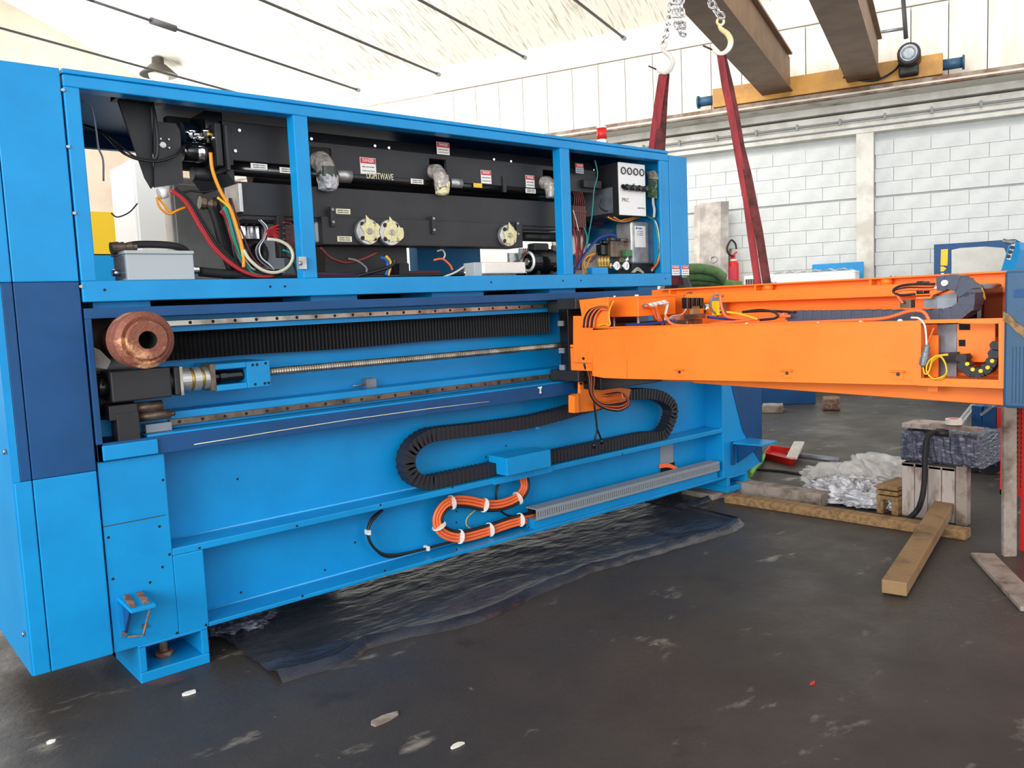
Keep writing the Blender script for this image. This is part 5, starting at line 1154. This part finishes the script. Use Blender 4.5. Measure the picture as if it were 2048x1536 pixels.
# ================================================================ THINGS ALONG THE RIGHT WALL
sm = thing('sheet_metal_panel', 'tall folded sheet metal panel leaning against the block wall', 'metal panel', B(3.2, 13.8, 0))
def wallpoly(pts, v): return [AV(a_, b_, v) for a_, b_ in pts]
f1 = wallpoly([(1386, 408), (1400, 404), (1394, 560), (1384, 560)], 13.6)
a0, a1, a2, a3 = [AV(x, 480, 13.6).dot(UD) for x in (1386, 1399, 1441, 1455)]
ztp = AV(1430, 403, 13.6).z
mb = MB()
def lean(u, z, off=0): return B(u, 13.35+.32*z/3.0+off, z)
for ua, ub, oa, ob_ in ((a0, a1, .06, 0), (a1, a2, 0, 0), (a2, a3, 0, .06)):
    mb.hexa([lean(ua, 0, oa), lean(ub, 0, ob_), lean(ub, 0, ob_+.01), lean(ua, 0, oa+.01), lean(ua, ztp-.03*(oa > 0), oa), lean(ub, ztp, ob_), lean(ub, ztp, ob_+.01), lean(ua, ztp-.03*(oa > 0), oa+.01)])
M['sheetmetal'] = mat('scratched_sheet', '#8f8782', .42, .35, col2='#c4bcb4', vs=2.2, vlo=.45, vhi=.65, bump=.1)
mb.build('sheet', 'sheetmetal', sm)
a = AV(1422, 518, 13.4); MB().ring(lean(a.dot(UD), a.z, -.01), VD, .05, .012).build('drain_ring', 'alu', sm)
fe = thing('fire_extinguisher', 'red fire extinguisher with black hose on the block wall', 'fire extinguisher', B(2.7, 13.75, 1.2))
a = AV(1467, 545, 13.75)
MB().lathe((a.x, a.y, a.z-.22), (0, 0, 1), [(0, 0), (0, .085), (.36, .085), (.42, .05), (.46, .03)], 20).build('cylinder', 'red', fe)
MB().cyl((a.x, a.y, a.z+.18), (a.x, a.y, a.z+.215), .06, .05).build('collar', 'white', fe)
MB().box(a.x-.02, a.x+.02, a.y-.03, a.y+.03, a.z+.24, a.z+.28).beam((a.x-.02, a.y, a.z+.27), (a.x+.1, a.y, a.z+.33), .02, .02).build('valve_handle', 'red', fe)
MB().tube(spl([a+V((0, 0, .26)), a+V((-.12, 0, .3)), a+V((-.16, 0, .4)), a+V((-.05, 0, .52)), a+V((.06, 0, .47)), a+V((.09, 0, .38))], 6), .014, 7).build('hose', 'rubber', fe)
MB().bb(a.dot(UD)-.07, a.dot(UD)+.07, a.dot(VD)-.095, a.dot(VD)-.087, a.z-.12, a.z+.1).build('label', 'labelred', fe)
MB().beam(AV(1456, 540, 13.85), AV(1461, 498, 13.85), .12, .02).build('wood_batten', 'wood', fe)
# bundle of green hoses on something behind the machine
gh = thing('green_hose_bundle', 'stack of thick green hoses lying on a dark support behind the orange arm', 'hoses', (8.0, 6.0, 0))
def AD(px, py, dist):
    d = (px-1024)/FPX*RR + (768-py)/FPX*UU + FF
    return CAM + d*dist
for i, (pts, r) in enumerate((([(1374, 538), (1400, 537), (1430, 543), (1448, 556)], .045), ([(1372, 552), (1400, 551), (1435, 555), (1450, 560)], .05), ([(1368, 562), (1410, 562), (1455, 569), (1482, 572)], .045), ([(1376, 571), (1410, 573), (1440, 576)], .04), ([(1350, 564), (1372, 566), (1395, 568)], .05))):
    MB().tube(spl([AD(x, y, 7.5+.08*i) for x, y in pts], 8), r, 12).build('green_hose', 'greenhose', gh)
c = AD(1400, 578, 7.7); MB().obox((c.x, c.y, (c.z-.06)/2), (.45*UD.x, .45*UD.y, 0), (.3*VD.x, .3*VD.y, 0), (0, 0, (c.z-.07)/2)).build('support', 'ink', gh, .02)
c = AD(1352, 572, 6.6); MB().lathe((c.x, c.y, c.z-.12), (0, 0, 1), [(0, .1), (.1, .13), (.18, .1), (.2, 0)], 14).build('dark_valve_body', 'black', gh)
# white wrapped package, blue sheet, blue door panel
def slab(name, label, cat, u0, u1, v0, v1, z0, z1, m, part='body', bevel=.01):
    t = thing(name, label, cat, B((u0+u1)/2, (v0+v1)/2, z0)); MB().bb(u0, u1, v0, v1, z0, z1).build(part, m, t, bevel); return t
def uz(px, py, v): p = AV(px, py, v); return p.dot(UD), p.z
PV = 12.9
u1_, z1_ = uz(1535, 545, PV); u0_, _ = uz(1714, 560, PV)
wp = thing('wrapped_package', 'long white package wrapped in plastic behind the orange arm', 'package', B((u0_+u1_)/2, PV+.2, 0))
mb = MB(); random.seed(5); nu, nv = 26, 8; vs_ = []
for j in range(nv+1):
    for i in range(nu+1):
        u = u0_+(u1_-u0_)*i/nu; tt = j/nv
        edge = min(i, nu-i)/3.0; h = z1_+.0+.018*math.sin(i*1.7)+random.uniform(-.012, .012) - (.06 if edge < .4 else 0)
        vs_.append(B(u, PV+.7*tt, h-.03*abs(tt-.5)))
fs_ = [(j*(nu+1)+i, j*(nu+1)+i+1, (j+1)*(nu+1)+i+1, (j+1)*(nu+1)+i) for j in range(nv) for i in range(nu)]
mb.add(vs_, fs_, False).build('plastic_cover', 'sheet', wp)
MB().bb(u0_+.02, u1_-.02, PV+.02, PV+.68, .3, z1_-.03).build('package_body', 'white', wp, .02); MB().bb(u0_+.1, u1_-.1, PV+.1, PV+.6, 0, .3).build('pallet', 'woodg', wp)
a = AV(1668, 553, 9.99)
ua, za = uz(1624, 529, 13.7); ub, zb2 = uz(1727, 527, 13.7)
slab('blue_sheet', 'bright blue sheet metal panel standing against the pilaster', 'metal panel', ub, ua, 13.7, 13.74, 0, za, 'blue')
ua, za = uz(1488, 552, 12.5); ub, zb2 = uz(1512, 552, 12.5)
t = slab('vent_box', 'small white louvred box low against the wall behind the slings', 'box', ub, ua, 12.5, 12.9, 0, za, 'white')
for k in range(4): uu = ub+(ua-ub)*(.2+.2*k); MB().bb(uu-.012, uu+.012, 12.49, 12.5, za-.25, za-.05).build('louvre', 'ink', t)
# big blue door with smoked window and yellow stripe
v_ = 13.3
dp = wallpoly([(1868, 700), (1868, 489), (1950, 484), (2030, 478), (2046, 486), (2060, 700)], v_)
bd = thing('blue_machine_door', 'dark blue machine door with grey window and yellow stripe leaning behind the arm', 'door', B(dp[0].dot(UD)-.6, v_, 0))
for p in (dp[0], dp[-1]): p.z = .0
pl_ = [B(p.dot(UD), v_, p.z) for p in dp]
MB().prism(pl_, VD*.04).build('door_panel', 'blued', bd, .004)
wp_ = wallpoly([(1903, 640), (1903, 500), (1920, 496), (1970, 493), (2008, 496), (2012, 505), (2012, 640)], v_-.005)
MB().prism(wp_, VD*.006).build('smoked_window', 'glass', bd)
MB().prism(wallpoly([(1882, 499), (1896, 498), (1895, 531), (1881, 531)], v_-.006), VD*.006).build('yellow_stripe', 'yellow', bd); MB().prism(wallpoly([(1881, 533), (1887, 533), (1893, 537), (1887, 543), (1881, 543)], v_-.006), VD*.006).build('yellow_arrow', 'yellow', bd)
MB().prism(wallpoly([(1882, 546), (1888, 546), (1888, 560), (1882, 560)], v_-.006), VD*.006).build('white_mark', 'labelw', bd)
lp_ = thing('light_blue_housing', 'tilted light blue housing with perforated plate above the arm tip', 'machine part', AX(2025, 600, 7.6))
q = PX([(2000, 545), (2018, 488), (2032, 484), (2040, 486), (2042, 500), (2026, 545)], 7.6)
MB().prism(q+[V((7.6, q[-1].y, 1.2)), V((7.6, q[0].y, 1.2))], (.3, 0, 0)).build('body', 'blue', lp_, .006)
MB().prism(PX([(2013, 518), (2023, 488), (2030, 487), (2020, 520)], 7.59), (.012, 0, 0)).build('perforated_plate', 'white', lp_)
for k in range(3): a = AX(2017+k*3.5, 513-k*9, 7.585); MB().cyl(a, a+V((.01, 0, 0)), .016).build('hole', 'ink', lp_)
MB().tube([AX(2006, 481, 7.6), AX(2016, 484, 7.6), AX(2030, 485, 7.6)], .02, 6).build('hinge_rod', 'galv', lp_)
MB().box(7.55, 7.95, q[-1].y-.3, q[0].y, 0, 1.2).build('stand', 'blued', lp_)
# ================================================================ ON THE FLOOR
def timber(name, label, p, q, w, h, m='woodx', z=0, cat='timber'):
    p, q = V(p), V(q); p.z = q.z = z+h/2; o = MB().beam(p, q, w, h).build(name, m, None, .006)
    return tag(o, label, cat, 'timbers on the floor')
f0, f1 = AZ(1788, 1192), AZ(1900, 1025)
f1 = f0+(f1-f0)*.93; o = MB().beam(f0+V((0, 0, .04)), f1+V((0, 0, .098)), .115, .07).build('timber_beam', 'woodx', None, .006); tag(o, 'thick pale timber beam lying across a thinner batten toward the viewer', 'timber', 'timbers on the floor')
a, b2 = AZ(1455, 1003), AZ(1937, 1078)
timber('timber_batten', 'long thin pale batten on the floor, crossed by the thick beam', a, b2, .1, .06, 'wood')
a, b2 = AZ(1480, 985), AZ(1650, 1012)
timber('timber_block', 'weathered timber under the right foot of the blue machine', a, b2, .13, .095, 'woodg', 0); 
MB_ = timber('timber_shim', 'thin wooden shim directly beneath the right-hand foot', (4.98, 3.75, 0), (5.42, 3.72, 0), .3, .044, 'woodg')
a, b2 = AZ(1965, 1114), AZ(2070, 1225)
timber('loose_plank', 'flat grey plank lying at the lower right edge', a, b2, .12, .025, 'woodg', 0, 'plank')
# leaning grey board
pb_, pt_ = AZ(2018, 1112), AX(2018, 795, 4.98)
lb_ = MB().beam(pb_, pt_, .085, .03, up=(RR.x*-1, RR.y*-1, 0.2)).build('leaning_board', 'woodg', None, .003); 
d = (pt_-pb_); lb_.data.clear_geometry()
sd2 = V((RR.x, RR.y, 0)).normalized()*.036; fd = V((-RR.y, RR.x, 0)).normalized()*.014
me = lb_.data; vv = [pb_-sd2-fd, pb_+sd2-fd, pb_+sd2+fd, pb_-sd2+fd, pt_-sd2-fd, pt_+sd2-fd, pt_+sd2+fd, pt_-sd2+fd]
me.from_pydata([tuple(p) for p in vv], [], [(0, 3, 2, 1), (4, 5, 6, 7), (0, 1, 5, 4), (1, 2, 6, 5), (2, 3, 7, 6), (3, 0, 4, 7)]); me.update()
tag(lb_, 'narrow weathered grey board standing upright in front of the red guard', 'board')
# red mesh guard panel
rg1 = thing('red_guard', 'red perforated guard panel standing at the right edge of the picture', 'guard', AX(2030, 1000, 5.15))
xg = 5.2
z0g = AX(2010, 990, xg).z
ygl = AX(2001, 900, xg).y; 
pn = MB()
pn.box(xg, xg+.02, ygl-.03, ygl, z0g, 1.2).box(xg, xg+.02, ygl-.9, ygl, z0g, z0g+.03)
pn.build('frame', 'red', rg1)
MB().box(xg+.008, xg+.012, ygl-.9, ygl-.03, z0g+.03, 1.2).build('perforated_sheet', 'mesh', rg1)
nn = 0
hh = MB()
for i in range(14):
    for j in range(30):
        y_, z_ = ygl-.05-i*.03, z0g+.06+j*.028; hh.box(xg+.006, xg+.0085, y_-.008, y_+.008, z_-.008, z_+.008)
hl = hh.build('perforations', 'hole', rg1); hl['kind'] = 'stuff'
yp = AX(2044, 1000, xg-.1).y
MB().box(xg-.12, xg-.09, yp-.4, yp, 0, 1.15).build('front_leaf', 'red', rg1)
sg = AX(2010, 822, xg-.15); MB().prism(PX([(2003, 818), (2030, 816), (2030, 826), (2003, 828)], xg-.16), (.01, 0, 0)).build('red_header', 'red', rg1)
for k in range(2): 
    for j in range(2): MB().prism(PX([(2019+k*5, 818+j*4), (2022+k*5, 818+j*4), (2022+k*5, 821+j*4), (2019+k*5, 821+j*4)], xg-.165), (.002, 0, 0)).build('white_mark', 'labelw', rg1)
# blue trolley behind the package
tr = thing('blue_trolley', 'blue steel trolley frame behind the wrapped part at right', 'trolley', (7.6, 2.9, 0))
xt = 7.0
def tb(pts, m, nm, d_=.12): MB().prism(PX(pts, xt), (d_, 0, 0)).build(nm, m, tr, .004)
tb([(1943, 811), (1963, 813), (1962, 880), (1942, 868)], 'blued', 'upright'); tb([(1968, 812), (1992, 814), (1992, 935), (1966, 898), (1962, 850)], 'blued', 'side_plate')
tb([(1963, 895), (1990, 900), (1990, 938), (1963, 925)], 'darkhole', 'wheel_housing'); tb([(1993, 815), (2004, 815), (2004, 890), (1993, 888)], 'mesh', 'red_post')
MB().beam(AX(1962, 830, xt-.1), AX(1986, 812, xt-.1), .03, .02).beam(AX(1968, 858, xt-.1), AX(1992, 880, xt-.1), .02, .02).build('strut', 'galv', tr)
for px in (1950, 1985): a = AX(px, 905, xt+.1); MB().cyl((xt+.02, a.y, .1), (xt+.1, a.y, .1), .1, n=20).build('wheel', 'rubber', tr)
pp = AX(1975, 905, xt); MB().box(xt, xt+.12, pp.y-.25, pp.y+.25, .15, max(.2, pp.z)).build('chassis', 'blued', tr)
# white extrusion rail lying behind
a, b2 = AX(1912, 858, 6.3), AX(1948, 812, 7.6)
er = thing('aluminium_rail', 'pale aluminium rail leaning from the package toward the blue trolley', 'rail', a)
MB().beam(a, b2, .05, .03).build('rail', 'alu', er); MB().beam(a+V((0, 0, .017)), b2+V((0, 0, .017)), .012, .006).build('groove', 'galv', er)
# white board crate with wrapped motor on top
x_c = 5.42
c00 = [AX(1803, 925, x_c), AX(1925, 945, x_c), AX(1925, 1050, x_c), AX(1803, 1032, x_c)]
bw = thing('board_crate', 'crate of stained pale boards standing on the floor under the wrapped part', 'crate', (c00[0]+c00[2])/2)
BASE[bw.name] = V(bw.location)
yl, yr = c00[0].y, c00[1].y; ztc = c00[0].z
yl, yr = AX(1803, 980, x_c).y, AX(1910, 990, x_c).y
ztc = AX(1850, 930, x_c).z
nb_ = 4
for k in range(nb_):
    ya_ = yl+(yr-yl)*k/nb_; yb2_ = yl+(yr-yl)*(k+1)/nb_
    MB().box(x_c, x_c+.025, yb2_+.002, ya_-.002, 0.0, ztc+random.uniform(-.004, .004)).build('board', 'woodw', bw, .003)
MB().box(x_c-.02, x_c+.05, yr-.075, yr-.01, 0, ztc+.02).build('corner_post', 'woodg', bw, .004)
MB().box(x_c+.02, x_c+.5, yl-.03, yl-.005, 0, ztc).build('board', 'woodw', bw); MB().box(x_c, x_c+.5, yr, yl, ztc-.02, ztc).build('top_board', 'woodg', bw)
zw0 = ztc
zw1 = AX(1860, 865, x_c).z
wm = thing('wrapped_part', 'grey machine part wrapped in shiny stretch film on top of the board crate', 'wrapped part', (x_c+.2, (yl+yr)/2, zw0))
ylw, yrw = AX(1802, 900, x_c-.03).y, AX(1958, 905, x_c-.03).y
mb = MB(); random.seed(11); nu, nv = 30, 14; vs_ = []
for i in range(nu+1):
    for j in range(nv):
        t_ = 2*math.pi*j/nv; cx_, cz2 = x_c+.17, (zw0+zw1)/2+.012
        sx_ = .21*math.copysign(abs(math.cos(t_))**.35, math.cos(t_)); sz_ = (zw1-zw0)/2*math.copysign(abs(math.sin(t_))**.35, math.sin(t_))
        rr_ = 1+random.uniform(-.05, .05)
        vs_.append((cx_+sx_*rr_, ylw+(yrw-ylw)*i/nu, cz2+sz_*rr_))
fs_ = [(i*nv+j, i*nv+(j+1) % nv, (i+1)*nv+(j+1) % nv, (i+1)*nv+j) for i in range(nu) for j in range(nv)]+[tuple(range(nv)), tuple(nu*nv+j for j in range(nv))]
mb.add(vs_, fs_, False).build('film_wrap', 'wrapped', wm)
MB().box(x_c-.02, x_c+.2, AX(1875, 870, x_c).y, AX(1806, 868, x_c).y, zw1+.02, zw1+.05).build('pale_board', 'woodw', wm, .003)
pz = zw1+.02
pk_ = MB().beam((x_c+.0, AX(1862, 868, x_c).y, pz+.03), (x_c+.02, AX(1962, 870, x_c).y, pz+.02), .07, .025).build('wooden_slat', 'woodg', None, .003); tag(pk_, 'short brown wooden slat lying on the wrapped part', 'slat')
tp = thing('tape_roll', 'roll of white tape with red core on the slat', 'tape', AX(1907, 868, x_c))
a = AX(1907, 872, x_c); zz = pz+.045
MB().lathe((a.x, a.y, zz), (0, 0, 1), [(0, .03), (0, .048), (.035, .048), (.035, .03), (0, .03)], 28).build('tape', 'offwhite', tp); MB().lathe((a.x, a.y, zz), (0, 0, 1), [(0.001, .0), (0.001, .03), (.034, .03), (.034, .0)], 24).build('core', 'labelred', tp)
ho = thing('black_hose', 'thick black hose hanging over the wrapped part down to the floor', 'hose', AX(1860, 1030, x_c-.15))
hp = [AX(1895, 867, x_c-.03), AX(1870, 865, x_c-.05), AX(1855, 875, x_c-.1), AX(1850, 910, x_c-.12), AX(1849, 960, x_c-.13), AX(1843, 1000, x_c-.14)]
hp += [AX(1830, 1026, x_c-.13), AZ(1800, 1043, .02), AZ(1750, 1040, .02), AZ(1700, 1027, .02)]
MB().tube(spl(hp, 10), .017, 10).build('hose', 'rubber', ho); MB().cyl(AX(1897, 867, x_c-.03), AX(1872, 865, x_c-.045), .022).build('end_fitting', 'black', ho)
# small pallet under the film pile
pt = thing('small_pallet', 'small wooden pallet end beside the board crate', 'pallet', AZ(1780, 1030))
xp = 5.42
yA, yB = AX(1760, 1000, xp).y, AX(1803, 1000, xp).y
for k in range(3): MB().box(xp-.06, xp+.3, yB, yA, .1+k*.035, .125+k*.035).build('slat', 'wood', pt, .003)
for y_ in (yA-.045, yB+.0): MB().box(xp-.05, xp+.2, y_, y_+.045, 0, .1).build('block', 'wood', pt, .004)
# crumpled plastic pile
def crumple(name, label, m, cen, rx, ry, rz, seed, sub=6, amp=.4, fr_=2.0, ks=(1, 2.1, 4.3)):
    bm = bmesh.new(); bmesh.ops.create_icosphere(bm, subdivisions=sub, radius=1)
    for v in bm.verts:
        d = v.co.normalized(); o_ = V((seed, seed*.3, 0))
        w_ = d+V((noise.noise(d*1.7+o_), noise.noise(d*1.7-o_), 0))*.35
        rid = sum((1-abs(noise.noise(w_*fr_*k+o_*k))*2.2)/k for k in ks)/1.7
        s_ = .72+amp*rid; v.co = V((d.x*rx*s_, d.y*ry*s_, max(d.z*rz*s_, -rz*.35)))
    me = bpy.data.meshes.new(name); bm.to_mesh(me); bm.free(); me.materials.append(M[m])
    me.polygons.foreach_set('use_smooth', [True]*len(me.polygons))
    o = bpy.data.objects.new(name, me); C.objects.link(o); o.location = cen
    return tag(o, label, 'plastic', 'crumpled plastic on the floor')
crumple('plastic_sheet_heap', 'heap of translucent white plastic sheet behind the foil-like crumple', 'sheet', AZ(1765, 1000)+V((.08, .05, .13)), .24, .3, .19, 3, 6, .5, 1.5, (1, 2.3))
crumple('plastic_sheet_heap', 'low drape of translucent plastic at the left of the white heap', 'sheet', AZ(1668, 985)+V((.1, 0, .08)), .16, .3, .12, 8, 6, .5, 1.5, (1, 2.3))
crumple('crumpled_film', 'shiny crumpled silver-white film on the floor before the plastic heap', 'foil', AZ(1710, 1005)+V((0, 0, .05)), .16, .33, .12, 5, 6, .55, 3.0)
# red dustpan and grey pole
ds = thing('red_dustpan', 'red plastic dustpan lying on the floor behind the blue column', 'dustpan', AZ(1563, 925))
a, b2, c_, d_ = AZ(1535, 918), AZ(1583, 930), AZ(1593, 912), AZ(1545, 905)
mb = MB(); ct = (a+b2+c_+d_)/4; up_ = V((0, 0, .06))
mb.prism([a, b2, c_, d_], (0, 0, .012))
for p, q in ((a, b2), (b2, c_), (d_, a), (c_, d_)): mb.prism([p, q, q+(q-ct)*.16+up_, p+(p-ct)*.16+up_], (q-p).cross(Z1).normalized()*.012)
mb.build('pan', 'red', ds)
MB().beam(b2+V((0, 0, .06)), c_+V((.05, 0, .12)), .09, .02).build('lip', 'offwhite', ds)
g0, g1 = AZ(1575, 908, .05), AZ(1680, 921, .05)
po = MB().cyl(g0, g1, .025, n=14).build('grey_pole', 'galv'); tag(po, 'dark grey tube lying on the floor right of the red dustpan', 'tube')
g0, g1 = AZ(1520, 906, .02), AZ(1550, 905, .02)
# thin cables on the floor and green hose
fc = thing('floor_cable', 'thin black cable snaking over the floor under the arm', 'cable', AZ(1600, 945))
MB().tube(spl([AZ(x, y, .01) for x, y in ((1505, 938), (1560, 942), (1610, 948), (1660, 942), (1700, 950), (1640, 970), (1600, 985))], 8), .01, 7).build('cable', 'rubber', fc)
fh = thing('green_floor_hose', 'bright green hose emerging behind the right-hand foot of the blue machine', 'hose', AZ(1505, 975))
M['lime'] = mat('lime_hose', '#6fae45', .5)
MB().tube(spl([AZ(1500, 950, .1), AZ(1510, 935, .1), AZ(1522, 922, .08), AZ(1530, 905, .02)], 6), .02, 8).build('hose', 'lime', fh); MB().tube(spl([AZ(1490, 955, .02), AZ(1505, 965, .02), AZ(1517, 975, .02)], 6), .014, 8).build('hose', 'lime', fh)
# distant blue base and blocks
x0, x1 = AZ(1500, 812), AZ(1632, 808)
bb_ = thing('blue_base_unit', 'low blue machine base far behind, visible under the orange arm', 'machine base', (x0+x1)/2)
d = (x1-x0); n_ = V((-d.y, d.x, 0)).normalized()
MB().prism([x0-d*.5, x1, x1+n_*1.0, x0-d*.5+n_*1.0], (0, 0, .45)).build('body', 'blued', bb_, .01)
MB().prism([x0-d*.45+V((0, 0, .45)), x1-d*.2+V((0, 0, .45)), x1-d*.2+n_*.8+V((0, 0, .45)), x0-d*.45+n_*.8+V((0, 0, .45))], (0, 0, .3)).build('upper_body', 'blue', bb_, .01)
o = MB().beam(AZ(1525, 816, .05), AZ(1566, 816, .05), .25, .1).build('timber_block', 'woodg', None, .01); tag(o, 'short timber block on the floor before the distant blue base', 'timber')
o = MB().beam(AZ(1645, 806, .08), AZ(1680, 806, .08), .3, .15).build('scrap_block', 'rustd', None, .02); tag(o, 'dark scrap block on the floor right of the distant blue base', 'scrap')
# black floor film under and before the machine
fo = [(425, 1258), (445, 1290), (470, 1340), (500, 1380), (560, 1368), (620, 1350), (690, 1332), (735, 1300), (820, 1275), (900, 1262), (980, 1240), (1080, 1190), (1180, 1148), (1280, 1120), (1400, 1085), (1470, 1065), (1495, 1045), (1490, 1015), (1420, 985)]
pts = [AZ(x, y) for x, y in fo]
nx_, ny_ = 110, 26; vs_, idx = [], {}
xs0, xs1 = pts[0].x-.02, 4.95
def ylow(x):       # front edge of the film
    best = 3.6
    fp = [(p.x, p.y) for p in pts[3:17]]
    for (xa_, ya_), (xb3, yb3) in zip(fp, fp[1:]):
        if min(xa_, xb3) <= x <= max(xa_, xb3) and abs(xb3-xa_) > 1e-6: best = min(best, ya_+(yb3-ya_)*(x-xa_)/(xb3-xa_))
    return best
for i in range(nx_+1):
    x = xs0+(xs1-xs0)*i/nx_; y0_ = ylow(x)+.015*noise.noise(V((x*9, 0, 0)))
    for j in range(ny_+1):
        t_ = j/ny_; y = y0_+(4.3-y0_)*t_
        ridge = .028*math.exp(-((t_-.035)/.04)**2)*(1+.7*noise.noise(V((x*7, 3, 0))))
        h = .006+ridge+.012*abs(noise.fractal(V((x*3.2, y*7, 0)), 1, 2, 4))+.03*max(0, 1-abs(x-xs0)/.25)*abs(noise.noise(V((x*20, y*14, 1))))
        vs_.append((x, y, 0.001 if j == 0 else h))
fs_ = [(i*(ny_+1)+j, (i+1)*(ny_+1)+j, (i+1)*(ny_+1)+j+1, i*(ny_+1)+j+1) for i in range(nx_) for j in range(ny_)]
tf = MB().add(vs_, fs_, True).build('floor_film', 'tarp', None); tag(tf, 'dark plastic film spread on the floor under the blue machine', 'plastic film')
cf = crumple('crumpled_film', 'shiny crumpled film gathered beside the left-hand machine foot', 'wrapped', AZ(470, 1268)+V((.05, .18, .02)), .2, .22, .06, 12, 5, .5, 3)
# small litter
def scrap(px, py, w, h, m, label, name='litter_scrap', s=0):
    random.seed(px); c = AZ(px, py, .001); n = 7
    pts_ = [c+V((math.cos(2*math.pi*k/n+s)*w*random.uniform(.6, 1), math.sin(2*math.pi*k/n+s)*h*random.uniform(.5, 1), 0)) for k in range(n)]
    o = MB().prism(pts_, (0, 0, .006)).build(name, m); return tag(o, label, 'litter', 'litter on the floor')
scrap(378, 1387, .045, .02, 'labelw', 'torn pale paper scrap on the floor before the left foot'); scrap(102, 1485, .018, .015, 'labelw', 'small white scrap on the floor at the lower left corner', s=1)
scrap(915, 1492, .035, .014, 'offwhite', 'white smear of plaster near the bottom middle of the floor', s=2); scrap(1155, 1138, .03, .014, 'labelc', 'small beige chip on the dark floor film', s=1)
scrap(1118, 1076, .03, .012, 'offwhite', 'pale chip lying high on the dark floor film'); scrap(1626, 1367, .02, .008, 'red', 'tiny red scrap on the open floor at lower right', s=1)
scrap(1815, 1228, .02, .012, 'red', 'tiny red scrap just beside the thick beam end', s=1) if False else None
scrap(767, 1440, .08, .035, 'woodg', 'patch of dried pale mortar on the floor at lower centre', s=.4)
